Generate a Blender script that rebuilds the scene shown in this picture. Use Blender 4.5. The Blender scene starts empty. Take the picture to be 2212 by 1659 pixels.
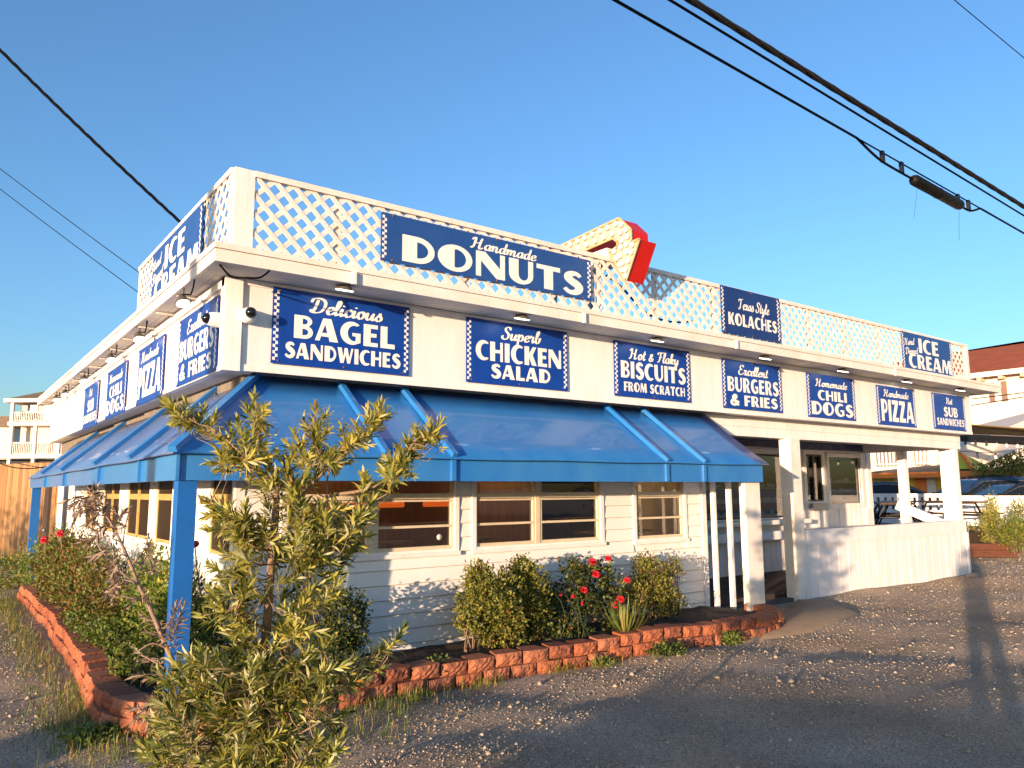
import bpy, bmesh, math, random
import numpy as np
from mathutils import Vector, Matrix
from mathutils.geometry import tessellate_polygon
random.seed(7); rng = np.random.default_rng(7)
S = bpy.context.scene; COL = S.collection
rad = math.radians

# ------------------------------------------------------------------ camera
CAM_H = 1.75; FPX = 1657.0
_a, _p, _r = rad(53.065), rad(7.883), rad(-0.314)
FW = Vector((math.cos(_a)*math.cos(_p), math.sin(_a)*math.cos(_p), math.sin(_p)))
RT0 = Vector((math.sin(_a), -math.cos(_a), 0)); UP0 = RT0.cross(FW)
RT = RT0*math.cos(_r)+UP0*math.sin(_r); UP = UP0*math.cos(_r)-RT0*math.sin(_r)
EYE = Vector((0, 0, CAM_H))
cd = bpy.data.cameras.new('camera'); cam = bpy.data.objects.new('camera', cd); COL.objects.link(cam)
cd.sensor_width = 36; cd.lens = FPX/2212*36; cd.clip_start = .05; cd.clip_end = 6000
M = Matrix((RT, UP, -FW)).transposed().to_4x4(); M.translation = EYE; cam.matrix_world = M
S.camera = cam

# ------------------------------------------------------------------ light
SUN_AZ = rad(23.3); SUN_EL = rad(3.9)          # light travels along +SUN_AZ (from X axis)
LDIR = Vector((math.cos(SUN_AZ)*math.cos(SUN_EL), math.sin(SUN_AZ)*math.cos(SUN_EL), -math.sin(SUN_EL)))
w = bpy.data.worlds.new('World'); S.world = w; w.use_nodes = True
nt = w.node_tree; bg = nt.nodes['Background']
sky = nt.nodes.new('ShaderNodeTexSky'); sky.sky_type = 'NISHITA'; sky.sun_disc = False
sky.sun_elevation = SUN_EL
sky.sun_rotation = math.atan2(-LDIR.x, -LDIR.y)
sky.air_density = 1.0; sky.dust_density = 1.0; sky.ozone_density = 3.0; sky.altitude = 0
tint = nt.nodes.new('ShaderNodeMix'); tint.data_type = 'RGBA'; tint.blend_type = 'MULTIPLY'; tint.inputs[0].default_value = 1; tint.inputs[7].default_value = (.86, .925, 1, 1)
nt.links.new(sky.outputs[0], tint.inputs[6]); nt.links.new(tint.outputs[2], bg.inputs[0]); bg.inputs[1].default_value = 0.15
sl = bpy.data.lights.new('sun', 'SUN'); sl.energy = 3.0; sl.angle = rad(0.5); sl.color = (1.0, 0.70, 0.46)
so = bpy.data.objects.new('sun', sl); COL.objects.link(so)
so.rotation_euler = LDIR.to_track_quat('-Z', 'Y').to_euler(); so.location = (-10, -5, 12)
S.view_settings.view_transform = 'Standard'; S.view_settings.look = 'None'
S.view_settings.exposure = 1.85; S.view_settings.gamma = 1

# ------------------------------------------------------------------ pixel rays (photo shown 2212 x 1659)
def ray(x, y): return FW+RT*((x-1106)/FPX)+UP*((829.5-y)/FPX)
def onZ(x, y, z=0.): r = ray(x, y); return EYE+r*((z-CAM_H)/r.z)
def onX(x, y, v): r = ray(x, y); return EYE+r*(v/r.x)
def onY(x, y, v): r = ray(x, y); return EYE+r*(v/r.y)
def onD(x, y, d): return EYE+ray(x, y)*d

# ------------------------------------------------------------------ materials
MATS = {}
def mat(name, col, rough=.7, var=0., vscale=6., col2=None, bump=0., bscale=40., spec=.4, metal=0., stretch=None, detail=4., coat=0., streak=None):
    if name in MATS: return MATS[name]
    m = bpy.data.materials.new(name); m.use_nodes = True; n = m.node_tree.nodes; l = m.node_tree.links
    b = n['Principled BSDF']; b.inputs['Base Color'].default_value = (*col, 1)
    b.inputs['Roughness'].default_value = rough; b.inputs['Specular IOR Level'].default_value = spec
    b.inputs['Metallic'].default_value = metal; b.inputs['Coat Weight'].default_value = coat
    tc = n.new('ShaderNodeTexCoord'); src = tc.outputs['Object']
    if stretch:
        mp = n.new('ShaderNodeMapping'); mp.inputs['Scale'].default_value = stretch; l.new(src, mp.inputs[0]); src = mp.outputs[0]
    if var or col2:
        t = n.new('ShaderNodeTexNoise'); t.inputs['Scale'].default_value = vscale; t.inputs['Detail'].default_value = detail
        t.inputs['Roughness'].default_value = .65
        l.new(src, t.inputs['Vector'])
        r = n.new('ShaderNodeValToRGB'); r.color_ramp.elements[0].position = .32; r.color_ramp.elements[1].position = .68
        c2 = col2 if col2 else tuple(c*(1-var) for c in col)
        r.color_ramp.elements[0].color = (*c2, 1); r.color_ramp.elements[1].color = (*col, 1)
        l.new(t.outputs['Fac'], r.inputs[0]); l.new(r.outputs[0], b.inputs['Base Color'])
    if streak:
        sc, sf = streak
        mp2 = n.new('ShaderNodeMapping'); mp2.inputs['Scale'].default_value = (9, 9, .55); l.new(tc.outputs['Object'], mp2.inputs[0])
        t3 = n.new('ShaderNodeTexNoise'); t3.inputs['Scale'].default_value = 2.2; t3.inputs['Detail'].default_value = 6; t3.inputs['Roughness'].default_value = .7; l.new(mp2.outputs[0], t3.inputs['Vector'])
        mr = n.new('ShaderNodeMapRange'); mr.inputs[1].default_value = .60; mr.inputs[2].default_value = .74; mr.inputs[3].default_value = 0; mr.inputs[4].default_value = sf; l.new(t3.outputs['Fac'], mr.inputs[0])
        mx = n.new('ShaderNodeMix'); mx.data_type = 'RGBA'; l.new(mr.outputs[0], mx.inputs[0]); mx.inputs[7].default_value = (*sc, 1)
        lk = b.inputs['Base Color'].links
        if lk: l.new(lk[0].from_socket, mx.inputs[6])
        else: mx.inputs[6].default_value = (*col, 1)
        l.new(mx.outputs[2], b.inputs['Base Color'])
    if bump:
        t2 = n.new('ShaderNodeTexNoise'); t2.inputs['Scale'].default_value = bscale; t2.inputs['Detail'].default_value = 5
        l.new(src, t2.inputs['Vector'])
        bp = n.new('ShaderNodeBump'); bp.inputs['Strength'].default_value = bump; bp.inputs['Distance'].default_value = .01
        l.new(t2.outputs['Fac'], bp.inputs['Height']); l.new(bp.outputs[0], b.inputs['Normal'])
    MATS[name] = m; return m
def leafmat(name, col, trans=.3, rough=.5, var=.35):
    m = mat(name, col, rough, var=var, vscale=9, spec=.35)
    n = m.node_tree.nodes; l = m.node_tree.links; b = n['Principled BSDF']; o = n['Material Output']
    tr = n.new('ShaderNodeBsdfTranslucent'); tr.inputs[0].default_value = (col[0]*1.3, col[1]*1.2, col[2]*.6, 1)
    mx = n.new('ShaderNodeMixShader'); mx.inputs[0].default_value = trans
    l.new(b.outputs[0], mx.inputs[1]); l.new(tr.outputs[0], mx.inputs[2]); l.new(mx.outputs[0], o.inputs[0]); return m
def glassmat(name, tint=(.55, .5, .42), refl=1.0):
    m = bpy.data.materials.new(name); m.use_nodes = True; n = m.node_tree.nodes; l = m.node_tree.links
    n.remove(n['Principled BSDF']); o = n['Material Output']
    t = n.new('ShaderNodeBsdfTransparent'); t.inputs[0].default_value = (*tint, 1)
    g = n.new('ShaderNodeBsdfGlossy'); g.inputs['Roughness'].default_value = .02; g.inputs[0].default_value = (.9*refl, .9*refl, .9*refl, 1)
    no = n.new('ShaderNodeTexNoise'); no.inputs['Scale'].default_value = 2.2
    tc = n.new('ShaderNodeTexCoord'); l.new(tc.outputs['Object'], no.inputs['Vector'])
    bp = n.new('ShaderNodeBump'); bp.inputs['Strength'].default_value = .06; bp.inputs['Distance'].default_value = .02
    l.new(no.outputs['Fac'], bp.inputs['Height']); l.new(bp.outputs[0], g.inputs['Normal'])
    f = n.new('ShaderNodeFresnel'); f.inputs[0].default_value = 1.5
    ad = n.new('ShaderNodeMath'); ad.operation = 'ADD'; ad.inputs[1].default_value = .07; l.new(f.outputs[0], ad.inputs[0])
    mx = n.new('ShaderNodeMixShader'); l.new(ad.outputs[0], mx.inputs[0]); l.new(t.outputs[0], mx.inputs[1]); l.new(g.outputs[0], mx.inputs[2])
    l.new(mx.outputs[0], o.inputs[0]); MATS[name] = m; return m
def emit(name, col, st):
    m = bpy.data.materials.new(name); m.use_nodes = True; b = m.node_tree.nodes['Principled BSDF']
    b.inputs['Emission Color'].default_value = (*col, 1); b.inputs['Emission Strength'].default_value = st
    b.inputs['Base Color'].default_value = (*[c*.8 for c in col], 1); MATS[name] = m; return m

WHITE = mat('white_paint', (.82, .80, .785), .55, col2=(.73, .69, .655), vscale=2.6, bump=.12, bscale=25, stretch=(1.6, 1.6, .35), detail=8, streak=((.50, .40, .28), .55))
WHITE2 = mat('white_siding', (.80, .78, .75), .5, var=.06, vscale=2, bump=.05, bscale=60, stretch=(1, 1, .3))
WHITEOLD = mat('white_weathered', (.78, .75, .70), .65, col2=(.69, .62, .52), vscale=2.2, bump=.15, bscale=30, streak=((.44, .29, .16), .65))
LATT = mat('lattice_white', (.80, .75, .70), .6, col2=(.73, .63, .54), vscale=3, streak=((.48, .32, .18), .6))
CREAM = mat('cream_trim', (.66, .56, .40), .5, var=.15, vscale=8)
BLUE = mat('awning_blue', (.015, .155, .47), .33, col2=(.038, .20, .49), vscale=1.8, bump=.22, bscale=4, stretch=(1.3, .5, .8), spec=.6, coat=.25)
BLUEF = mat('awning_blue_sheen_fade', (.10, .165, .34), .38, col2=(.06, .14, .36), vscale=1.2, bump=.12, bscale=6, spec=.6, coat=.2, stretch=(1, .4, 1))  # left slope: pale sky sheen put into the colour, with chalky fade
BLUEP = mat('post_blue', (.010, .12, .42), .5, var=.12, vscale=5, bump=.1, bscale=30)
NAVY = mat('sign_blue', (.003, .040, .28), .38, col2=(.007, .055, .31), vscale=2.5, spec=.35, bump=.05, bscale=3, streak=((.03, .085, .30), .5))
NAVYD = mat('sign_navy', (.008, .022, .10), .4, var=.2)
LETTER = mat('sign_white', (.82, .80, .76), .45, var=.05)
RUST = mat('rust', (.22, .10, .05), .8, var=.4, vscale=80)
BLOCKW = mat('block_wall', (.22, .19, .16), .9, var=.35, vscale=9, bump=.3)
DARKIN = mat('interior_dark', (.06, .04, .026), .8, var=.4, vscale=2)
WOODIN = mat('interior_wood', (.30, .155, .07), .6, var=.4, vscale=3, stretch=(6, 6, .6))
GREYS = mat('soffit_grey', (.62, .59, .54), .7, var=.12, vscale=3, bump=.1, bscale=20)
BLACKP = mat('black_plastic', (.012, .012, .013), .45, var=.2)
CABLE = mat('cable_black', (.004, .004, .005), .8, var=.3, vscale=30, spec=.1)
CABLEB = mat('cable_brown', (.010, .007, .006), .8, var=.4, vscale=60)
GLASS = glassmat('window_glass', (.78, .72, .62))
SCREEN = mat('window_screen', (.030, .017, .007), .5, var=.4, vscale=1.5, spec=.25)
GLASSC = glassmat('clear_glass', (.8, .8, .74))
CARG = mat('car_glass', (.010, .014, .02), .15, spec=.25, var=.1)
BLACKG = mat('black_dome', (.006, .006, .007), .08, spec=.7, var=.1)
RED = mat('arrow_red', (.55, .012, .008), .45, var=.12, vscale=4)
LED = emit('led_light', (1., .96, .88), 1.6)
BARK = mat('bark', (.26, .18, .12), .9, col2=(.16, .11, .07), vscale=14, bump=.6, bscale=60, stretch=(1, 1, .35))
TWIG = mat('dry_twig', (.30, .21, .16), .9, col2=(.20, .13, .10), vscale=14, bump=.4, bscale=60)
BRICK = mat('red_block', (.36, .115, .048), .85, col2=(.23, .07, .035), vscale=14, bump=.9, bscale=45, detail=8)
SOIL = mat('soil', (.045, .03, .02), .95, col2=(.02, .013, .009), vscale=18, bump=1., bscale=30)
FENCEW = mat('fence_wood', (.33, .18, .075), .8, col2=(.20, .105, .042), vscale=3.5, bump=.3, bscale=20, stretch=(5, 5, .35))
TABLEW = mat('table_wood', (.07, .045, .028), .7, col2=(.04, .025, .016), vscale=5, stretch=(1, 6, 6))
STEEL = mat('grey_steel', (.25, .26, .28), .45, var=.2, metal=.6)

# ------------------------------------------------------------------ object helpers
ORG = {}
def thing(name, label, cat, loc=(0, 0, 0), rotz=0., group=None):
    o = bpy.data.objects.new(name, None); COL.objects.link(o); o.location = loc; o.rotation_euler = (0, 0, rotz)
    o.empty_display_size = .2; o['label'] = label; o['category'] = cat
    if group: o['group'] = group
    ORG[o.name] = Vector(loc) if not rotz else Vector((0, 0, 0)); return o
def tag(o, label, cat, group=None, kind=None):
    if label: o['label'] = label
    if cat: o['category'] = cat
    if group: o['group'] = group
    if kind: o['kind'] = kind
    return o
class MB:
    """collects geometry, links it as one mesh object"""
    def __init__(s): s.v = []; s.f = []; s.mi = []; s.m = 0; s.smooth = []
    def add(s, vs, fs, sm=False):
        b = len(s.v); s.v += [tuple(v) for v in vs]
        for f in fs: s.f.append(tuple(b+i for i in f)); s.mi.append(s.m); s.smooth.append(sm)
        return s
    def box(s, x0, x1, y0, y1, z0, z1, T=None):
        vs = [(x, y, z) for z in (z0, z1) for y in (y0, y1) for x in (x0, x1)]
        if T: vs = [T(*v) for v in vs]
        return s.add(vs, [(0, 2, 3, 1), (4, 5, 7, 6), (0, 1, 5, 4), (2, 6, 7, 3), (0, 4, 6, 2), (1, 3, 7, 5)])
    def hexa(s, vs): return s.add(vs, [(0, 2, 3, 1), (4, 5, 7, 6), (0, 1, 5, 4), (2, 6, 7, 3), (0, 4, 6, 2), (1, 3, 7, 5)])
    def bar(s, a, b, w, h, up=(0, 0, 1)):
        a = Vector(a); b = Vector(b); d = (b-a).normalized(); u = Vector(up); r = d.cross(u)
        if r.length < 1e-4: r = d.cross(Vector((1, 0, 0)))
        r.normalize(); u = r.cross(d); r = r*(w/2); u = u*(h/2)
        return s.hexa([a-r-u, a+r-u, b-r-u, b+r-u, a-r+u, a+r+u, b-r+u, b+r+u])
    def prism(s, pts, fn0, fn1):
        """pts: 2D outline; fn0/fn1 map a 2D point to each end"""
        n = len(pts); vs = [fn0(*p) for p in pts]+[fn1(*p) for p in pts]
        tr = tessellate_polygon([[Vector((p[0], p[1], 0)) for p in pts]])
        fs = [tuple(t) for t in tr]+[tuple(n+i for i in reversed(t)) for t in tr]
        fs += [(i, (i+1) % n, n+(i+1) % n, n+i) for i in range(n)]
        return s.add(vs, fs)
    def tube(s, pts, r, n=8, cap=True, r1=None):
        pts = [Vector(p) for p in pts]; k = len(pts); vs = []; pr = None
        for i, p in enumerate(pts):
            d = (pts[min(i+1, k-1)]-pts[max(i-1, 0)]).normalized()
            if pr is None:
                pr = d.cross(Vector((0, 0, 1)));
                if pr.length < 1e-3: pr = d.cross(Vector((1, 0, 0)))
            pr = (pr-d*pr.dot(d)).normalized(); q = d.cross(pr)
            if isinstance(r, (list, tuple)): rr = r[i]
            else: rr = r if r1 is None else r+(r1-r)*i/(k-1)
            for j in range(n):
                t = 2*math.pi*j/n; vs.append(p+pr*(rr*math.cos(t))+q*(rr*math.sin(t)))
        fs = [(i*n+j, i*n+(j+1) % n, (i+1)*n+(j+1) % n, (i+1)*n+j) for i in range(k-1) for j in range(n)]
        if cap: fs += [tuple(range(n-1, -1, -1)), tuple((k-1)*n+j for j in range(n))]
        return s.add(vs, fs, True)
    def lathe(s, prof, c, ax=(0, 0, 1), n=16):
        """prof: list of (radius, along)"""
        ax = Vector(ax).normalized(); c = Vector(c); p = ax.cross(Vector((.3, .2, .9)));
        if p.length < 1e-3: p = ax.cross(Vector((1, 0, 0)))
        p.normalize(); q = ax.cross(p); vs = []
        for r, h in prof:
            for j in range(n):
                t = 2*math.pi*j/n; vs.append(c+ax*h+p*(r*math.cos(t))+q*(r*math.sin(t)))
        k = len(prof)
        fs = [(i*n+j, i*n+(j+1) % n, (i+1)*n+(j+1) % n, (i+1)*n+j) for i in range(k-1) for j in range(n)]
        fs += [tuple(range(n-1, -1, -1)), tuple((k-1)*n+j for j in range(n))]
        return s.add(vs, fs, True)
    def ball(s, c, r, n=10, sq=(1, 1, 1)):
        m = n//2; prof = []; vs = []; c = Vector(c)
        for i in range(m+1):
            th = math.pi*i/m
            for j in range(n):
                t = 2*math.pi*j/n
                vs.append(c+Vector((r*sq[0]*math.sin(th)*math.cos(t), r*sq[1]*math.sin(th)*math.sin(t), r*sq[2]*math.cos(th))))
        return s.add(vs, [(i*n+j, i*n+(j+1) % n, (i+1)*n+(j+1) % n, (i+1)*n+j) for i in range(m) for j in range(n)], True)
    def build(s, name, mats, parent=None):
        me = bpy.data.meshes.new(name); o = ORG.get(parent.name, Vector((0, 0, 0))) if parent else Vector((0, 0, 0))
        me.from_pydata([(v[0]-o.x, v[1]-o.y, v[2]-o.z) for v in s.v], [], s.f)
        mats = mats if isinstance(mats, (list, tuple)) else [mats]
        for m in mats: me.materials.append(m)
        if len(mats) > 1: me.polygons.foreach_set('material_index', s.mi)
        me.polygons.foreach_set('use_smooth', s.smooth); me.update()
        ob = bpy.data.objects.new(name, me); COL.objects.link(ob)
        if parent: ob.parent = parent; ORG[ob.name] = o
        else: ORG[ob.name] = Vector((0, 0, 0))
        return ob
def np_mesh(name, V, F, mats, parent=None, mi=None, smooth=False):
    o = ORG.get(parent.name, Vector((0, 0, 0))) if parent else Vector((0, 0, 0))
    V = np.asarray(V, np.float32)-np.array(o, np.float32)
    me = bpy.data.meshes.new(name); nv = len(V); fl = [np.asarray(f) for f in F if len(f)]
    tot = np.concatenate([np.full(len(f), f.shape[1]) for f in fl]); idx = np.concatenate([f.ravel() for f in fl]).astype(np.int32)
    me.vertices.add(nv); me.vertices.foreach_set('co', V.ravel())
    me.loops.add(len(idx)); me.loops.foreach_set('vertex_index', idx)
    st = np.concatenate([[0], np.cumsum(tot)[:-1]]).astype(np.int32)
    me.polygons.add(len(tot)); me.polygons.foreach_set('loop_start', st); me.polygons.foreach_set('loop_total', tot.astype(np.int32))
    for m in mats: me.materials.append(m)
    if mi is not None: me.polygons.foreach_set('material_index', np.asarray(mi, np.int32))
    if smooth: me.polygons.foreach_set('use_smooth', np.ones(len(tot), bool))
    me.update(calc_edges=True); me.validate()
    ob = bpy.data.objects.new(name, me); COL.objects.link(ob)
    if parent: ob.parent = parent; ORG[ob.name] = o
    return ob
def copytree(o, loc=None, rotz=None, label=None, name=None):
    r = o.copy(); COL.objects.link(r)
    if loc is not None: r.location = loc
    if rotz is not None: r.rotation_euler = (0, 0, rotz)
    if label: r['label'] = label
    def rec(a, b):
        for ch in list(a.children):
            c = ch.copy(); COL.objects.link(c); c.parent = b; rec(ch, c)
    rec(o, r); return r
# ------------------------------------------------------------------ lettering
def arcp(cx, cy, rx, ry, a0, a1, n=14):
    return [(cx+rx*math.cos(rad(a0+(a1-a0)*i/n)), cy+ry*math.sin(rad(a0+(a1-a0)*i/n))) for i in range(n+1)]
def spline(pts, n=7):
    out = []; P = [pts[0]]+list(pts)+[pts[-1]]
    for i in range(1, len(P)-2):
        for k in range(n):
            t = k/n; a, b, c, d = P[i-1:i+3]
            out.append(tuple(.5*((2*b[j])+(-a[j]+c[j])*t+(2*a[j]-5*b[j]+4*c[j]-d[j])*t*t+(-a[j]+3*b[j]-3*c[j]+d[j])*t**3) for j in range(len(a))))
    out.append(tuple(P[-2])); return out
def ribbon(pts, wf):
    """closed outline of a stroke; pts centre line, wf half width at 0..1"""
    L = []; R = []; n = len(pts)
    for i, p in enumerate(pts):
        a = pts[max(i-1, 0)]; b = pts[min(i+1, n-1)]; dx, dy = b[0]-a[0], b[1]-a[1]; q = math.hypot(dx, dy) or 1
        h = wf(i/(n-1)); L.append((p[0]-dy/q*h, p[1]+dx/q*h)); R.append((p[0]+dy/q*h, p[1]-dx/q*h))
    return L+R[::-1]
def caps():
    G = {}
    G['I'] = (.34, [[(.02, 0), (.32, 0), (.32, 1), (.02, 1)]])
    G['L'] = (.66, [[(.02, 0), (.64, 0), (.64, .21), (.32, .21), (.32, 1), (.02, 1)]])
    G['E'] = (.66, [[(.02, 0), (.63, 0), (.63, .18), (.32, .18), (.32, .43), (.57, .43), (.57, .6), (.32, .6), (.32, .82), (.62, .82), (.62, 1), (.02, 1)]])
    G['F'] = (.62, [[(.02, 0), (.32, 0), (.32, .4), (.56, .4), (.56, .57), (.32, .57), (.32, .82), (.61, .82), (.61, 1), (.02, 1)]])
    G['H'] = (.84, [[(.02, 0), (.32, 0), (.32, .43), (.64, .43), (.64, 0), (.80, 0), (.80, 1), (.64, 1), (.64, .6), (.32, .6), (.32, 1), (.02, 1)]])
    G['N'] = (.92, [[(.02, 0), (.17, 0), (.17, .62), (.62, 0), (.88, 0), (.88, 1), (.73, 1), (.73, .42), (.30, 1), (.02, 1)]])
    G['T'] = (.80, [[(.25, 0), (.55, 0), (.55, .81), (.79, .81), (.79, 1), (.01, 1), (.01, .81), (.25, .81)]])
    G['K'] = (.82, [[(.02, 0), (.32, 0), (.32, .42), (.50, 0), (.82, 0), (.56, .56), (.80, 1), (.56, 1), (.32, .62), (.32, 1), (.02, 1)]])
    G['A'] = (.92, [[(.0, 0), (.18, 0), (.235, .2), (.53, .2), (.57, 0), (.91, 0), (.62, 1), (.30, 1)], [(.27, .36), (.47, .36), (.39, .74)]])
    G['Z'] = (.74, [[(.02, 0), (.72, 0), (.72, .2), (.38, .2), (.72, .82), (.72, 1), (.04, 1), (.04, .81), (.36, .81), (.02, .18)]])
    G['M'] = (1.08, [[(.0, 0), (.15, 0), (.24, .62), (.44, 0), (.58, 0), (.76, .62), (.76, 0), (1.06, 0), (1.0, 1), (.70, 1), (.55, .46), (.38, 1), (.12, 1)]])
    G['W'] = (1.18, [[(.0, 1), (.22, 0), (.46, 0), (.60, .52), (.74, 0), (.94, 0), (1.17, 1), (1.02, 1), (.88, .38), (.74, 1), (.52, 1), (.43, .40), (.31, 1)]])
    G['D'] = (.88, [[(.02, 0)]+arcp(.40, .5, .46, .5, -90, 90, 18)+[(.02, 1)], [(.40, .2)]+arcp(.42, .5, .27, .3, -85, 85, 12)+[(.40, .8)]])
    G['O'] = (.98, [arcp(.48, .5, .48, .52, 0, 360, 30)[:-1], [(.46, .16)]+arcp(.48, .5, .30, .36, -85, 85, 14)+[(.46, .84)]])
    G['B'] = (.76, [[(.02, 0)]+arcp(.42, .29, .32, .29, -90, 60, 10)+arcp(.40, .76, .30, .24, -50, 90, 10)+[(.02, 1)],
                    [(.34, .15)]+arcp(.42, .29, .14, .13, -80, 80, 6)+[(.34, .43)], [(.34, .62)]+arcp(.40, .74, .13, .12, -80, 80, 6)+[(.34, .87)]])
    G['P'] = (.72, [[(.02, 0), (.32, 0), (.32, .36)]+arcp(.38, .68, .33, .32, -85, 90, 12)+[(.02, 1)], [(.34, .52)]+arcp(.38, .68, .15, .17, -85, 85, 8)+[(.34, .86)]])
    G['R'] = (.82, [[(.02, 0), (.32, 0), (.32, .40), (.36, .40), (.50, 0), (.82, 0), (.60, .43)]+arcp(.40, .71, .32, .29, -45, 90, 10)+[(.02, 1)], [(.34, .54)]+arcp(.39, .70, .15, .15, -85, 85, 8)+[(.34, .86)]])
    G['U'] = (.82, [[(.02, 1)]+arcp(.40, .38, .38, .39, 180, 360, 18)+[(.78, 1), (.62, 1)]+arcp(.47, .38, .15, .22, 0, -180, 10)+[(.32, 1)]])
    G['C'] = (.80, [arcp(.48, .5, .47, .52, 48, 312, 22)+arcp(.58, .5, .27, .36, 290, 70, 16)])
    G['G'] = (.88, [arcp(.48, .5, .47, .52, 48, 300, 22)+[(.84, .10), (.84, .52), (.50, .52), (.50, .37), (.64, .37), (.64, .2)]+arcp(.58, .5, .27, .35, 275, 70, 16)])
    s = spline([(.62, .80), (.52, .90), (.36, .90), (.22, .80), (.22, .66), (.36, .54), (.50, .45), (.58, .33), (.54, .17), (.40, .08), (.22, .09), (.08, .22)], 4)
    G['S'] = (.72, [ribbon(s, lambda t: .075+.085*math.sin(math.pi*t)**1.5)])
    amp = spline([(.78, .02), (.60, .20), (.34, .58), (.26, .78), (.36, .93), (.50, .90), (.52, .76), (.40, .62), (.20, .46), (.10, .28), (.16, .10), (.34, .05), (.54, .14), (.72, .44)], 4)
    G['&'] = (.84, [amp]); return G
CAPS = caps()
# script letters: list of centre-line strokes, advance
SCR = {
 'a': (.50, [[(.42, .40), (.30, .50), (.14, .42), (.07, .2), (.15, .02), (.28, .06), (.40, .34)], [(.43, .5), (.38, .18), (.42, .02), (.54, .1)]]),
 'b': (.46, [[(.02, .1), (.14, .4), (.26, .85), (.22, .98), (.14, .85), (.10, .3), (.14, .05), (.28, .03), (.38, .22), (.36, .42), (.48, .40)]]),
 'c': (.40, [[(.37, .38), (.28, .5), (.14, .42), (.07, .2), (.14, .02), (.28, .02), (.42, .16)]]),
 'd': (.52, [[(.40, .40), (.28, .5), (.13, .42), (.07, .2), (.15, .02), (.28, .06), (.38, .3)], [(.46, .98), (.41, .5), (.38, .18), (.42, .02), (.56, .1)]]),
 'e': (.42, [[(.05, .2), (.24, .26), (.36, .38), (.28, .5), (.14, .42), (.08, .2), (.16, .02), (.30, .03), (.44, .16)]]),
 'h': (.54, [[(.02, .1), (.2, .6), (.26, .88), (.2, .98), (.14, .8), (.10, 0)], [(.10, .2), (.22, .46), (.34, .48), (.38, .34), (.36, .1), (.44, .0), (.56, .12)]]),
 'i': (.26, [[(.0, .2), (.12, .5)], [(.13, .5), (.09, .14), (.14, .01), (.28, .14)], [(.15, .66), (.16, .74)]]),
 'k': (.50, [[(.02, .1), (.2, .6), (.26, .88), (.2, .98), (.14, .8), (.10, 0)], [(.12, .22), (.30, .48), (.38, .40), (.30, .26), (.18, .24)], [(.20, .24), (.34, .04), (.50, .12)]]),
 'l': (.28, [[(.0, .14), (.16, .5), (.24, .86), (.18, .98), (.12, .82), (.08, .25), (.13, .01), (.30, .14)]]),
 'm': (.78, [[(.0, .3), (.08, .5), (.10, .4), (.09, 0)], [(.09, .2), (.20, .46), (.30, .48), (.34, .34), (.32, 0)], [(.33, .2), (.44, .46), (.55, .48), (.59, .34), (.57, .1), (.64, .0), (.80, .14)]]),
 'n': (.54, [[(.0, .3), (.08, .5), (.10, .4), (.09, 0)], [(.09, .2), (.20, .46), (.32, .48), (.36, .34), (.34, .1), (.42, .0), (.56, .14)]]),
 'o': (.48, [[(.28, .5), (.14, .44), (.07, .22), (.15, .02), (.30, .03), (.39, .24), (.34, .44), (.26, .48), (.36, .38), (.52, .42)]]),
 'p': (.50, [[(.0, .3), (.10, .5), (.10, .2), (.07, -.38)], [(.10, .2), (.20, .46), (.34, .46), (.40, .26), (.32, .04), (.18, .02)], [(.32, .04), (.52, .14)]]),
 'r': (.42, [[(.0, .3), (.09, .52), (.14, .44), (.28, .46), (.26, .2), (.30, .02), (.44, .14)]]),
 's': (.40, [[(.0, .12), (.18, .4), (.24, .54), (.24, .40), (.34, .2), (.26, .02), (.12, .02), (.06, .12)], [(.28, .04), (.42, .14)]]),
 't': (.34, [[(.20, .86), (.12, .2), (.17, .01), (.34, .14)], [(.02, .56), (.34, .6)]]),
 'u': (.54, [[(.0, .3), (.10, .5)], [(.10, .5), (.07, .16), (.14, .01), (.28, .08), (.38, .4)], [(.42, .5), (.38, .16), (.43, .01), (.56, .14)]]),
 'x': (.46, [[(.02, .38), (.12, .5), (.22, .25), (.32, .01), (.46, .14)], [(.40, .46), (.30, .44), (.16, .06), (.04, .04)]]),
 'y': (.52, [[(.0, .3), (.10, .5), (.08, .16), (.16, .02), (.28, .08), (.38, .4)], [(.43, .5), (.34, -.12), (.22, -.36), (.10, -.28), (.24, -.06), (.52, .14)]]),
 'D': (.84, [[(.34, .88), (.30, .5), (.22, .04)], [(.04, .66), (.10, .90), (.40, .98), (.68, .84), (.74, .5), (.60, .12), (.34, .0), (.12, .04), (.10, .16), (.28, .12)]]),
 'E': (.68, [[(.60, .80), (.50, .96), (.28, .94), (.18, .74), (.32, .56), (.46, .54)], [(.34, .54), (.12, .40), (.08, .16), (.26, .0), (.48, .04), (.66, .22)]]),
 'F': (.66, [[(.10, .72), (.12, .90), (.36, .94), (.70, .96)], [(.40, .92), (.34, .4), (.24, .06), (.08, .04)], [(.20, .48), (.56, .54)]]),
 'H': (.92, [[(.04, .72), (.16, .92), (.26, .88), (.22, .3), (.12, .02), (.02, .10)], [(.70, .98), (.62, .6), (.58, .12), (.66, .0), (.84, .14)], [(.16, .46), (.64, .54)]]),
 'S': (.66, [[(.60, .76), (.54, .94), (.34, .96), (.22, .80), (.30, .62), (.46, .46), (.50, .22), (.36, .02), (.14, .02), (.04, .18), (.14, .28)]]),
 'T': (.70, [[(.04, .70), (.10, .90), (.34, .90), (.70, .98)], [(.42, .92), (.34, .4), (.30, .1), (.18, .0), (.06, .1)]]),
 '&': (.6, [[(.50, .02), (.24, .42), (.22, .62), (.36, .64), (.34, .46), (.12, .26), (.14, .04), (.34, .02), (.52, .30)]]),
}
_zoff = [0]
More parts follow.
